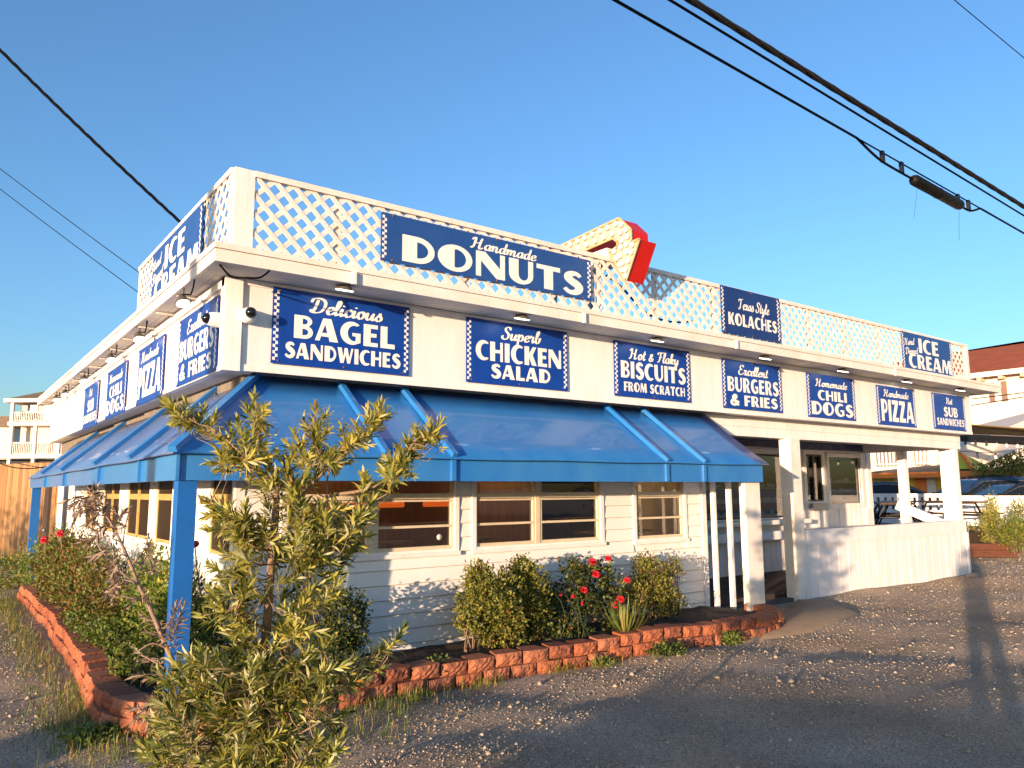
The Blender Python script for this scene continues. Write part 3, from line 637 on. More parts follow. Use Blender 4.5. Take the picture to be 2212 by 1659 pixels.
b = MB(); b.box(11.262, 17.20, 7.235, 7.269, .84, 1.045); b.box(11.262, 17.20, 7.235, 7.42, 1.046, 1.085); b.box(17.151, 17.22, 7.235, 7.60, -.15, 1.045); b.build('cap_rail', WHITE, SHOP)
b = MB(); b.bar((17.0, 8.56, 1.385), (17.0, 7.60, .99), .07, .19); b.box(16.95, 17.05, 8.36, 8.48, .0, 1.33); b.build('handrail', WHITE, SHOP)

# ------------------------------------------------------------------ lattice on the roof
def lattice_panel(T, u0, u1, z0, z1, parent, pitch=.178, wd=.046):
    b = MB()
    H = z1-z0; L = u1-u0
    for sg in (1, -1):
        c = -H-1
        k0 = math.floor((u0-H)/pitch)-1; k1 = math.ceil((u1+H)/pitch)+1
        for k in range(k0, k1):
            s = k*pitch; hw = wd*.7071
            # slat centre: u = s + sg*(z-z0) ; as parallelogram with half width hw along u, clipped
            poly = [(s-hw, 0), (s+hw, 0), (s+hw+sg*H, H), (s-hw+sg*H, H)]
            def clip(P, f):
                out = []
                for i in range(len(P)):
                    a, q = P[i], P[(i+1) % len(P)]; fa, fq = f(a), f(q)
                    if fa >= 0: out.append(a)
                    if (fa >= 0) != (fq >= 0):
                        t = fa/(fa-fq); out.append((a[0]+(q[0]-a[0])*t, a[1]+(q[1]-a[1])*t))
                return out
            poly = clip(poly, lambda p: p[0]-u0); 
            if len(poly) > 2: poly = clip(poly, lambda p: u1-p[0])
            if len(poly) < 3: continue
            o = .0 if sg > 0 else .0072
            n = len(poly); V = [T(p[0], o, z0+p[1]) for p in poly]+[T(p[0], o+.007, z0+p[1]) for p in poly]
            b.add(V, [tuple(range(n)), tuple(range(2*n-1, n-1, -1))]+[(i, (i+1) % n, n+(i+1) % n, n+i) for i in range(n)])
    return b.build('lattice_panel', LATT, parent)
LY, LX = 6.70, 1.95; ZL0, ZL1 = 3.861, 4.625
LR = thing('lattice_screen', 'long white wooden lattice screen on the roof above the right hand facade', 'lattice', (9.5, LY, ZL0))
TLR = lambda u, o, z: (u, LY-o, z)
us = [2.13, 4.45, 6.4, 8.6, 10.95, 13.1, 15.05, 16.45]
for i in range(len(us)-1): lattice_panel(TLR, us[i]+.004, us[i+1]-.004, ZL0+.01, ZL1-.05, LR)
b = MB(); b.box(LX, 2.128, LY-.022, LY+.012, ZL0, ZL1); b.build('corner_board', WHITE, LR)
b = MB(); b.box(2.129, 6.65, LY-.035, LY+.03, ZL1-.055, ZL1); b.box(6.66, 11.15, LY-.033, LY+.03, ZL1-.058, ZL1-.005); b.box(11.16, 16.45, LY-.034, LY+.03, ZL1-.062, ZL1-.01)
b.build('top_rail', LATT, LR)
b = MB(); b.box(2.129, 16.45, LY-.02, LY+.02, ZL0, ZL0+.045); b.build('bottom_rail', LATT, LR)
for u in us[1:-1]+[2.95, 7.4, 10.15, 12.0]:
    b = MB(); b.box(u-.03, u+.03, LY+.008, LY+.045, ZL0+.046, ZL1-.063); b.build('stud', LATT, LR)
b = MB(); b.box(16.452, 16.56, LY-.03, LY+.05, ZL0, ZL1-.01); b.build('end_post', LATT, LR)
LL = thing('lattice_screen', 'short white lattice screen on the roof above the left hand facade', 'lattice', (LX, 8.8, ZL0))
TLL = lambda u, o, z: (LX-o, u, z)
lattice_panel(TLL, LY+.03, 8.6, ZL0+.01, ZL1-.05, LL); lattice_panel(TLL, 8.61, 10.51, ZL0+.01, ZL1-.05, LL)
b = MB(); b.box(LX-.03, LX+.03, LY+.013, 10.56, ZL1-.052, ZL1-.001); b.build('top_rail', LATT, LL)
b = MB(); b.box(LX-.018, LX+.03, 10.51, 10.56, ZL0, ZL1-.053); b.build('end_post', LATT, LL)
b = MB(); b.box(LX-.018, LX+.03, LY+.013, LY+.06, ZL0, ZL1-.053); b.build('end_post', LATT, LL)

# ------------------------------------------------------------------ signs
ys = YF-.013
for x, z, w, h, d, lab in ((2.455, 2.945, 1.47, .735, D_BAGEL, 'blue sign reading Delicious Bagel Sandwiches on the right facade beside the dome camera'),
    (4.65, 2.945, 1.485, .735, D_CHICK, 'blue sign reading Superb Chicken Salad on the white fascia below the donuts sign'),
    (6.935, 2.95, 1.475, .725, D_BISC, 'blue sign reading Hot & Flaky Biscuits From Scratch on the white fascia'),
    (9.135, 2.925, 1.455, .73, D_BURG, 'blue sign reading Excellent Burgers & Fries on the right facade above the awning end'),
    (11.305, 2.905, 1.445, .73, D_CHILI, 'blue sign reading Homemade Chili Dogs on the right facade over the porch'),
    (13.51, 2.885, 1.40, .72, D_PIZZA, 'blue sign reading Handmade Pizza on the right facade over the porch'),
    (15.63, 2.90, 1.41, .72, D_SUB, 'blue sign reading Hot Sub Sandwiches, last one at the far right of the fascia')):
    make_sign((x, ys, z), 0, w, h, d, lab)
xs_ = XF-.013
for y, z, w, d, lab in ((8.67, 2.86, 1.42, D_BURG, 'blue sign reading Excellent Burgers & Fries on the left facade behind a dome camera'),
    (10.72, 2.84, 1.40, D_PIZZA, 'blue sign reading Handmade Pizza on the receding left facade'),
    (12.92, 2.83, 1.48, D_CHILI, 'blue sign reading Homemade Chili Dogs on the receding left facade'),
    (15.1, 2.82, 1.46, D_SUB, 'blue sign reading Hot Sub Sandwiches, farthest on the left facade')):
    make_sign((xs_, y, z), rad(-90), w, .72, d, lab)
make_sign((3.385, LY-.035, 4.015), 0, 2.83, .50, D_DONUT, 'long blue sign reading Handmade Donuts fixed to the roof lattice', panel=mat('sign_blue_faded', (.012, .06, .24), .5, col2=(.02, .08, .28), vscale=2))
make_sign((8.69, LY-.037, 3.925), 0, 1.39, .685, D_KOL, 'dark navy sign reading Texas Style Kolaches on the roof lattice', panel=mat('sign_deep', (.008, .03, .15), .5, col2=(.012, .04, .17), vscale=2))
make_sign((13.81, LY-.037, 3.875), 0, 1.95, .695, D_ICE, 'blue sign reading Hand Dipped Ice Cream at the right end of the roof lattice', chk=(True, True), panel=MATS['sign_blue_faded'])
make_sign((LX-.038, 9.66, 3.862), rad(-90), 2.14, .69, D_ICE, 'blue sign reading Hand Dipped Ice Cream on the left roof lattice', panel=MATS['sign_blue_faded'])
# ------------------------------------------------------------------ lamps and dome cameras under the eaves
HOUS = mat('lamp_housing', (.10, .09, .075), .5, var=.3)
names = ['above the Burgers sign', 'above the Pizza sign', 'above the Chili Dogs sign', 'above the Sub Sandwiches sign', 'second from the far end of the eave', 'at the far end of the eave']
for (x, y), nm in zip([(1.753, 7.72), (1.79, 9.88), (1.79, 11.69), (1.81, 14.18), (1.81, 16.39), (1.78, 17.39)], names):
    x += .06
    t = thing('floodlight', 'lit floodlight hanging under the left eave '+nm, 'lamp', (x, y, 3.72), 0, 'lit floodlights under the left eave')
    b = MB(); ax = Vector((.16, -.42, -.88)).normalized(); c = Vector((x-.01, y, 3.60))
    b.lathe([(.02, -.05), (.035, -.035), (.06, .015), (.07, .035), (.07, .045)], c, ax, 14); b.build('housing', HOUS, t)
    b = MB(); b.lathe([(.062, .046), (.062, .049)], c, ax, 14); b.build('lens', LED, t)
    b = MB(); b.tube([(x, y, 3.719), (x, y, 3.66), tuple(c-ax*.06)], .012, 6); b.build('bracket', HOUS, t)
    b = MB(); b.tube([tuple(c-ax*.06), (x+.04, y-.12, 3.63), (x+.02, y-.28, 3.66), (x, y-.4, 3.715)], .008, 5); b.build('cord', CABLE, t)
for (x, y), nm in zip([(3.045, 6.72), (5.207, 6.72), (7.45, 6.73), (9.805, 6.74), (11.957, 6.75), (14.13, 6.76), (16.3, 6.76)],
                ['above the Bagel sign', 'above the Chicken Salad sign', 'above the Biscuits sign', 'above the right hand Burgers sign', 'above the right hand Chili Dogs sign', 'above the right hand Pizza sign', 'above the right hand Sub sign']):
    t = thing('floodlight', 'shallow white lit lamp recessed under the front eave '+nm, 'lamp', (x, y, 3.72), 0, 'lit lamps under the front eave')
    b = MB(); b.lathe([(.04, 0), (.08, -.03), (.095, -.045)], (x, y, 3.719), (0, -.25, 1), 16); b.build('housing', HOUS, t)
    b = MB(); b.lathe([(.088, -.046), (.082, -.056)], (x, y, 3.719), (0, -.25, 1), 16); b.build('lens', LED, t)
CAMW = mat('camera_white', (.78, .76, .73), .4, var=.05)
t = thing('dome_camera', 'white security camera with black dome facing front beside the Bagel sign', 'security camera', (2.215, 7.05, 3.37), 0, 'dome security cameras')
b = MB(); b.lathe([(.075, 0), (.075, .05), (.066, .10), (.05, .13)], (2.215, YF-.001, 3.365), (0, -1, -.08), 20); b.build('housing', CAMW, t)
b = MB(); b.ball((2.215, YF-.135, 3.372), .052, 18); b.build('dome', BLACKG, t)
t = thing('dome_camera', 'white security camera with dark dome at the right edge of the left Burgers sign', 'security camera', (2.0, 7.03, 3.32), 0, 'dome security cameras')
b = MB(); b.lathe([(.07, 0), (.07, .05), (.062, .09), (.05, .115)], (XF-.031, 7.16, 3.32), (-1, -.15, -.05), 20); b.build('housing', CAMW, t)
b = MB(); b.ball((XF-.145, 7.14, 3.318), .05, 18); b.build('dome', BLACKG, t)
t = MB(); p = [onY(475, 572, 6.66), onZ(500, 598, 3.66), onZ(530, 600, 3.6), onZ(563, 599, 3.62), onY(588, 579, 6.66)]
t.tube(spline([tuple(q) for q in p], 6), .009, 6); tag(t.build('loose_cable', CABLE), 'black cable sagging under the corner of the front eave', 'cable')

# ------------------------------------------------------------------ arrow sign
AS = .9771; XA, TH = 6.711*AS, .29
P0 = [(8.3, 5.065), (6.663, 5.157), (6.629, 5.142), (6.441, 4.952), (6.44, 4.787), (6.303, 4.79), (6.55, 4.32), (6.823, 4.752), (6.682, 4.80), (6.682, 4.86), (6.761, 4.925), (8.3, 4.86)]
P0 = [(y*AS, CAM_H+(z-CAM_H)*AS) for y, z in P0]
ARW = thing('arrow_sign', 'bent marquee arrow with red sides and cream bulb face above the roof lattice', 'arrow sign', (XA, 6.9, 3.95))
b = MB(); b.prism(P0, lambda y, z: (XA+.02, y, z), lambda y, z: (XA+TH, y, z)); b.build('body', RED, ARW)
AFACE = mat('arrow_face', (.56, .42, .33), .55, col2=(.50, .36, .27), vscale=5)
b = MB(); b.prism(P0, lambda y, z: (XA+.006, y, z), lambda y, z: (XA+.019, y, z)); b.build('face', AFACE, ARW)
b = MB(); c = Vector((0, 0, 0))
for i in range(len(P0)):
    a, q = P0[i], P0[(i+1) % len(P0)]
    if a[0] > 7.9 and q[0] > 7.9: continue
    b.bar((XA-.008, a[0], a[1]), (XA-.008, q[0], q[1]), .028, .012, (1, 0, 0))
b.build('rim', mat('arrow_rim', (.55, .38, .2), .6, var=.3), ARW)
BULB = mat('bulb_glass', (.80, .73, .66), .25, var=.08, spec=.5)
bl = [(6.70+.145*i, 5.095-.006*i) for i in range(9)]+[(6.76+.16*i, 4.985-.006*i) for i in range(7)]
bl += [(6.60, 5.06), (6.52, 4.97), (6.62, 4.96), (6.50, 4.87), (6.60, 4.85), (6.52, 4.78), (6.62, 4.77), (6.42, 4.745), (6.74, 4.745), (6.52, 4.68), (6.64, 4.66), (6.44, 4.66), (6.70, 4.64), (6.59, 4.56), (6.50, 4.56), (6.64, 4.55), (6.55, 4.46), (6.61, 4.47), (6.55, 4.385)]
b0 = MB(); b0.ball((0, 0, 0), .036, 12, (.9, 1, 1)); b0 = b0.build('bulb', BULB); bm = b0.data; bpy.data.objects.remove(b0)
for y, z in [(y*AS, CAM_H+(z-CAM_H)*AS) for y, z in bl]:
    o = bpy.data.objects.new('bulb', bm); COL.objects.link(o); o.parent = ARW; o.location = (-.016, y-6.9, z-3.95)
b = MB(); b.bar((XA+.15, 7.2, 3.95), (XA+.15, 7.2, 4.85), .07, .07); b.bar((XA+.15, 8.0, 3.95), (XA+.15, 7.9, 4.8), .07, .07); b.build('support', STEEL, ARW)
b = MB(); b.box(XA+.03, XA+.32, 6.75, 7.75, 4.60, 4.775); b.build('light_box', mat('lightbox_white', (.82, .80, .76), .4, var=.05), ARW)
b = MB(); b.tube(spline([(XA+.1, 6.85, 4.45), (XA+.35, 6.83, 4.33), (XA+.75, 6.80, 4.05), (XA+1.2, 6.79, 3.98), (XA+1.7, 6.79, 4.05)], 6), .014, 6); b.build('cord', CABLE, ARW)

# ------------------------------------------------------------------ overhead cables
def sag(p, q, s, n=24):
    p, q = Vector(p), Vector(q); return [p.lerp(q, i/n)-Vector((0, 0, 4*s*(i/n)*(1-i/n))) for i in range(n+1)]
def twisted(mb, pts, r, off, strands, turn):
    pts = [Vector(p) for p in pts]; out = []
    L = 0; S_ = [0]
    for i in range(1, len(pts)): L += (pts[i]-pts[i-1]).length; S_.append(L)
    n = int(L/ (turn/8)); k = 0; fine = []
    for i in range(n+1):
        s = L*i/n
        while k < len(S_)-2 and S_[k+1] < s: k += 1
        t = (s-S_[k])/(S_[k+1]-S_[k]); fine.append((pts[k].lerp(pts[k+1], t), (pts[k+1]-pts[k]).normalized(), s))
    for j in range(strands):
        P = []
        for p, d, s in fine:
            u = d.cross(Vector((0, 0, 1))).normalized(); v = d.cross(u); a = 2*math.pi*(s/turn+j/strands)
            P.append(p+u*(off*math.cos(a))+v*(off*math.sin(a)))
        mb.tube(P, r, 5)
def ln(p, q, x): t = (x-p.x)/(q.x-p.x); return p.lerp(q, t)
a1, a2 = onZ(1328, 0, 6), onZ(2212, 504, 5.9); E0, E1 = ln(a1, a2, -30), ln(a1, a2, 45)
jl, jr = ln(a1, a2, onZ(1862, 297, 5.94).x), ln(a1, a2, onZ(2115, 452, 5.91).x)
b = MB(); b.tube([E0, jl], .0145, 8); b.tube([jr, E1], .0145, 8); b.tube([jl, jr], .010, 6)
tag(b.build('overhead_cable', CABLE), 'lowest black overhead cable, the one carrying the splice case', 'cable', 'overhead cables crossing the upper right')
spl = thing('splice_case', 'black cylindrical cable splice case hanging from the lowest overhead cable', 'splice case', tuple(jl.lerp(jr, .6)))
d = (jr-jl); dn = d.normalized(); dr = Vector((0, 0, -.135))
s0, s1 = jl.lerp(jr, .40)+dr, jl.lerp(jr, .80)+dr
b = MB(); L = (s1-s0).length
b.lathe([(.03, -.03), (.062, .0), (.074, .04), (.072, L*.48), (.078, L*.5), (.072, L*.52), (.074, L-.05), (.06, L), (.03, L+.03)], s0, s1-s0, 18); b.build('case', mat('splice_black', (.008, .007, .006), .6, var=.5, vscale=3, spec=.2), spl)
b = MB(); b.tube(spline([tuple(jl), tuple(jl.lerp(jr, .14)+dr*.85), tuple(jl.lerp(jr, .28)+dr), tuple(s0)], 5), .016, 7); b.build('cable_tail', CABLE, spl)
b = MB(); b.tube(spline([tuple(s1), tuple(jl.lerp(jr, .89)+dr), tuple(jr)], 5), .016, 7); b.build('cable_tail', CABLE, spl)
for f in (.17, .31, .78, .88):
    b = MB(); p = jl.lerp(jr, f); b.box(p.x-.03, p.x+.03, p.y-.02, p.y+.02, p.z-.13, p.z+.015); b.build('clamp', BLACKP, spl)
for p, dx in ((s0+dn*.12, -.12), (s1-dn*.05, -.06)):
    b = MB(); b.tube([p+Vector((0, 0, -.08)), p+Vector((dx*.3, 0, -.12)), p+Vector((dx*1.6, 0, -.55))], .0022, 4); b.build('loose_wire', CABLEB, spl)
a1, a2 = onZ(1447, 0, 6), onZ(2212, 466, 6)
b = MB(); b.tube([ln(a1, a2, -30), ln(a1, a2, 45)], .0125, 8); tag(b.build('overhead_cable', CABLE), 'single black overhead cable just below the twisted bundle', 'cable', 'overhead cables crossing the upper right')
a1, a2 = onZ(1492, 0, 6), onZ(2212, 447, 6)
b = MB(); twisted(b, [ln(a1, a2, -30), ln(a1, a2, 3), ln(a1, a2, 16), ln(a1, a2, 45)], .017, .016, 4, 1.6); tag(b.build('overhead_cable', CABLEB), 'thick twisted overhead cable bundle, uppermost of the three', 'cable', 'overhead cables crossing the upper right')
a1, a2 = onZ(2062, 0, 8), onZ(2212, 125, 8)
b = MB(); b.tube([ln(a1, a2, -25), ln(a1, a2, 40)], .006, 5); tag(b.build('overhead_wire', CABLE), 'single thin wire cutting the top right corner of the sky', 'wire')
# service drops on the left, running to a pole out of view
nL = Vector((-math.sin(SUN_AZ), math.cos(SUN_AZ), 0)); tL = Vector((math.cos(SUN_AZ), math.sin(SUN_AZ), 0))
def drop(q0, xq, q1, dist): return onX(*q0, xq), onD(*q1, dist)
p, q = drop((400, 489), 2.3, (-420, -330), 9.0)
b = MB(); twisted(b, sag(p, q, .10), .012, .011, 3, .5); tag(b.build('service_drop', CABLE), 'thick twisted black cable dropping from the upper left to the roof', 'cable')
for q0, q1, lab in (((312, 597), (-400, 52), 'upper of the two thin wires reaching the left end of the roof'), ((306, 637), (-400, 95), 'lower of the two thin wires reaching the left end of the roof')):
    p, q = drop(q0, 2.4, q1, 14); b = MB(); b.tube(sag(p, q, .05), .0065, 5); tag(b.build('service_wire', CABLE), lab, 'wire', 'thin wires left of the roof')
POLE = mat('pole_wood', (.16, .115, .08), .9, var=.4, vscale=6, stretch=(4, 4, .3), bump=.4)
def utility_pole(c, label, h=9.5, arm=(0, 1, 0)):
    t = thing('utility_pole', label, 'pole', c)
    b = MB(); b.tube([(c[0], c[1], -.3), (c[0], c[1], h)], .16, 12, r1=.11); b.build('pole', POLE, t)
    b = MB(); A = Vector(arm); p = Vector((c[0], c[1], h-.6)); b.bar(p-A*1.1+Vector((.16, 0, 0)), p+A*1.1+Vector((.16, 0, 0)), .09, .11); b.build('crossarm', POLE, t)
    for s in (-.9, 0, .9):
        b = MB(); q = p+A*s+Vector((.16, 0, .055)); b.lathe([(.03, 0), (.05, .03), (.035, .06), (.045, .09), (.02, .12)], q, (0, 0, 1), 10); b.build('insulator', STEEL, t)
pp = nL*5.98+tL*(-10.5); utility_pole((pp.x, pp.y, 0), 'brown wooden utility pole left of the view throwing a shadow over the left facade')

pk = nL*5.62+tL*(-10.2)
t = thing('shadow_cabinet', 'tall grey cabinet added unseen beside the wooden pole to cast a wide shadow', 'cabinet', (pk.x, pk.y, 0), SUN_AZ)  # added out of view, sized for the broad shadow near the shop corner
ORG[t.name] = Vector((0, 0, 0))
b = MB(); b.box(-.2, .2, -.30, .30, 0, 2.3); b.build('body', STEEL, t)
b = MB(); b.box(-.23, .23, -.33, .33, 2.301, 2.36); b.build('lid', STEEL, t)
b = MB(); b.box(-.215, -.201, -.26, .26, .15, 2.1); b.build('door', STEEL, t)
# ------------------------------------------------------------------ red block edging
def block_mesh(seed, W=.30, D=.20, H=.118):
    r = random.Random(seed); nx, nz = 10, 6; V = []; F = []
    for j in range(nz+1):
        for i in range(nx+1):
            u = i/nx; v = j/nz; e = min(u, 1-u)*nx; ez = min(v, 1-v)*nz
            bul = .030*min(1, (e/2.2)**.7)*min(1, .25+(ez/2.0)**.7*.75) if ez > 0 else .030*min(1, (e/2.2)**.7)*.3
            V.append(((u-.5)*(W-.018)+r.uniform(-.003, .003)*(0 < i < nx), -D/2-bul+r.uniform(-.010, .010)*(e > .1 and ez > .1), v*H+(r.uniform(-.005, .005) if 0 < j < nz else 0)))
    for j in range(nz):
        for i in range(nx): F.append((j*(nx+1)+i, j*(nx+1)+i+1, (j+1)*(nx+1)+i+1, (j+1)*(nx+1)+i))
    m = len(V); q = .34*W
    V += [(-q, D/2, 0), (q, D/2, 0), (q, D/2, H), (-q, D/2, H)]
    top = [nz*(nx+1)+i for i in range(nx+1)]; bot = list(range(nx+1))
    F += [tuple(top+[m+2, m+3]), tuple(bot[::-1]+[m, m+1]), tuple([j*(nx+1) for j in range(nz, -1, -1)]+[m, m+3]), tuple([j*(nx+1)+nx for j in range(nz+1)]+[m+2, m+1]), (m, m+3, m+2, m+1)]
    b = MB(); b.add(V, F); o = b.build('block', (BRICK, BRICK2, BRICK3)[seed % 3]); me = o.data; bpy.data.objects.remove(o); return me
BRICK2 = mat('red_block_dark', (.27, .085, .042), .88, col2=(.16, .052, .03), vscale=14, bump=.9, bscale=45, detail=8); BRICK3 = mat('red_block_pale', (.37, .14, .07), .88, col2=(.25, .085, .045), vscale=14, bump=.9, bscale=45, detail=8)
BLK = [block_mesh(i) for i in range(9)]
def edging(path, t, courses=((0., 0.), (.12, .5)), W=.30, lim=100):
    base = t.location; L = [0]
    for i in range(1, len(path)): L.append(L[-1]+math.dist(path[i-1], path[i]))
    cnt = 0
    for z, sh in courses:
        s = W*(.5+sh)
        while s < L[-1]-W*.2 and cnt < lim:
            k = max(i for i in range(len(L)-1) if L[i] <= s); f = (s-L[k])/(L[k+1]-L[k])
            x = path[k][0]+(path[k+1][0]-path[k][0])*f; y = path[k][1]+(path[k+1][1]-path[k][1])*f
            k0 = max(0, k-(f < .3)); k1 = min(len(path)-1, k+1+(f > .7))
            an = math.atan2(path[k1][1]-path[k0][1], path[k1][0]-path[k0][0])
            o = bpy.data.objects.new('block', random.choice(BLK)); COL.objects.link(o); o.parent = t
            o.rotation_euler = (random.uniform(-.015, .015), random.uniform(-.025, .025), an+random.uniform(-.06, .06))
            nx_, ny_ = -math.sin(an), math.cos(an); ins = (.02 if z > .05 else 0)+random.uniform(-.012, .012)
            o.location = (x+nx_*(.1+ins)-base.x, y+ny_*(.1+ins)-base.y, gz(x, y)+z+random.uniform(-.004, .004)-base.z-.005)
            s += W; cnt += 1
PR = [(2.45, 5.93), (3.2, 6.08), (4.05, 6.12), (5.0, 6.03), (6.0, 5.93), (7.0, 5.85), (8.0, 5.75), (8.75, 5.95), (8.95, 6.25), (8.9, 6.5)]
PL = [(1.32, 15.7), (1.34, 13.9), (1.34, 12), (1.30, 10.3), (1.26, 9.0), (1.22, 8.0), (1.17, 7.3), (1.16, 6.85), (1.20, 6.5), (1.33, 6.2), (1.56, 6.01), (1.85, 5.92), (2.44, 5.93)]
t = thing('garden_edging', 'two course red block edging along the flower bed under the front windows', 'edging', (5, 6, 0), 0, 'red block garden edging'); edging(PR, t)
t = thing('garden_edging', 'red block edging curving round the awning post and along the left facade', 'edging', (1.3, 8, 0), 0, 'red block garden edging'); edging(PL, t)
def soil(name, x0, x1, y0, y1, zf):
    nx, ny = max(2, int((x1-x0)/.12)), max(2, int((y1-y0)/.12)); V = []
    for j in range(ny+1):
        for i in range(nx+1):
            x = x0+(x1-x0)*i/nx; y = y0+(y1-y0)*j/ny; V.append((x, y, zf(x, y)+random.uniform(-.018, .018)))
    return V, [(j*(nx+1)+i, j*(nx+1)+i+1, (j+1)*(nx+1)+i+1, (j+1)*(nx+1)+i) for j in range(ny) for i in range(nx)]
b = MB(); b.add(*soil('s', 2.30, 8.75, 6.14, 7.295, lambda x, y: .19-.06*(y-6.2)), True); b.add(*soil('s', 1.34, 2.2995, 6.14, 16.5, lambda x, y: .18), True)
o = b.build('flower_bed_soil', SOIL); o['kind'] = 'structure'
# ------------------------------------------------------------------ plants
LF_Y = leafmat('leaf_yellow_green', (.50, .46, .105), .40); LF_G = leafmat('leaf_green', (.22, .25, .055), .32)
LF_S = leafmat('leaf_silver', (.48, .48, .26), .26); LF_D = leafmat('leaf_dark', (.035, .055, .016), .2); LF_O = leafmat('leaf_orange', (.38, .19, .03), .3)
LF_DRY = leafmat('leaf_dry', (.30, .22, .16), .15); LF_DRY2 = leafmat('leaf_dry_pale', (.42, .33, .25), .15); LF_DRY3 = leafmat('leaf_dry_dark', (.14, .095, .07), .15)
LF_B = leafmat('leaf_box', (.16, .185, .034), .3); LF_B2 = leafmat('leaf_box_light', (.32, .31, .055), .34); LF_R = leafmat('leaf_reddish', (.20, .095, .03), .25)
LF_BR = leafmat('leaf_bright', (.12, .20, .03), .3); GRASSM = leafmat('grass_green', (.14, .19, .03), .3); GRASSY = leafmat('grass_straw', (.34, .26, .08), .3)
PETAL = mat('rose_red', (.42, .003, .008), .45, var=.3, vscale=40)
def unit(a): return a/np.maximum(np.linalg.norm(a, axis=-1, keepdims=True), 1e-9)
def leaves(P, D, N, L, W, curl=.15):
    D = unit(D); Sd = unit(np.cross(D, N)); N = np.cross(Sd, D); L = L[:, None]; W = W[:, None]
    k = np.asarray(curl).reshape(-1, 1)*L
    c1 = P+D*L*.33+N*k*.25; c2 = P+D*L*.70+N*k*.1; tip = P+D*L-N*k*.7
    V = np.stack([P, c1-Sd*W*.48+N*W*.14, c1+Sd*W*.48+N*W*.14, c2-Sd*W*.40+N*W*.1, c2+Sd*W*.40+N*W*.1, tip], 1)
    n = len(P); b = (np.arange(n)*6)[:, None]
    T = np.concatenate([b+np.array([[0, 1, 2]]), b+np.array([[3, 5, 4]])], 0); Q = b+np.array([[1, 3, 4, 2]])
    return V.reshape(-1, 3), T, Q
def foliage(name, P, D, N, L, W, mats, wts, parent=None, curl=.15, sel=None):
    V, T, Q = leaves(P, D, N, L, W, curl); n = len(P)
    m = rng.choice(len(mats), n, p=np.array(wts)/sum(wts)) if sel is None else sel
    return np_mesh(name, V, [T, Q], mats, parent, np.concatenate([m, m, m]))
def cluster_leaves(tips, axes, nl, Lr, Wr, sl=.12, spread=(22, 75), droop=0.):
    k = len(tips); tips = np.repeat(np.asarray(tips), nl, 0); axes = unit(np.repeat(np.asarray(axes), nl, 0)); n = len(tips)
    t = np.tile(np.linspace(0, 1, nl), k)+rng.uniform(-.04, .04, n)
    ref = unit(np.cross(axes, rng.normal(size=(1, 3)))); bi = np.cross(axes, ref)
    ph = np.tile(np.arange(nl)*2.4, k)+np.repeat(rng.uniform(0, 6.28, k), nl)+rng.normal(0, .25, n)
    R = ref*np.cos(ph)[:, None]+bi*np.sin(ph)[:, None]
    an = np.radians(spread[1]+(spread[0]-spread[1])*t+rng.normal(0, 10, n))
    D = axes*np.cos(an)[:, None]+R*np.sin(an)[:, None]; D[:, 2] -= droop*rng.uniform(.3, 1, n)
    N = axes*np.sin(an)[:, None]-R*np.cos(an)[:, None]+rng.normal(0, .25, (n, 3))
    P = tips-axes*(sl*(1-t))[:, None]
    return P, D, N, rng.uniform(*Lr, n)*(1-.25*t), rng.uniform(*Wr, n)
def v3(v): return np.array([v[0], v[1], v[2]])
def tdepth(x, y, d0): return d0+.137*((1056-y)/FPX*d0+1.75)
def skeleton(mb, lines, d0, sc=.55):
    pts = []
    for L in lines:
        P = [tuple(onD(x, y, tdepth(x, y, d0)+dz*sc)) for x, y, dz, r in L]; R = [r*sc for *_, r in L]
        sp = spline([(*p, r) for p, r in zip(P, R)], 5)
        mb.tube([q[:3] for q in sp], [q[3] for q in sp], 7); pts += [np.array(q[:3]) for q in sp]
    return np.array(pts)
def twigs(mb, pts, bases, r=.004, maxd=.6):
    for b_ in bases:
        w = pts-b_; d = np.linalg.norm(w, axis=1)+np.maximum(0, w[:, 2]+.02)*1.5
        i = int(np.argmin(d)); 
        if d[i] > maxd: continue
        a = pts[i]; m = (a+b_)/2+np.array([0, 0, -.04*d[i]])+rng.normal(0, .012, 3)
        mb.tube([tuple(a), tuple(m), tuple(b_)], r, 5, r1=r*.6)
def z9(X, Y): return ((400+X/2.212)/1.3563, (1050+Y/2.212)/1.3563)
def inpoly(x, y, P):
    c = False
    for i in range(len(P)):
        a, b = P[i-1], P[i]
        if (a[1] > y) != (b[1] > y) and x < (b[0]-a[0])*(y-a[1])/(b[1]-a[1])+a[0]: c = not c
    return c
def sample(P, n, keep=lambda x, y: True):
    xs = [p[0] for p in P]; ys_ = [p[1] for p in P]; out = []
    while len(out) < n:
        x, y = random.uniform(min(xs), max(xs)), random.uniform(min(ys_), max(ys_))
        if inpoly(x, y, P) and keep(x, y): out.append((x, y))
    return out
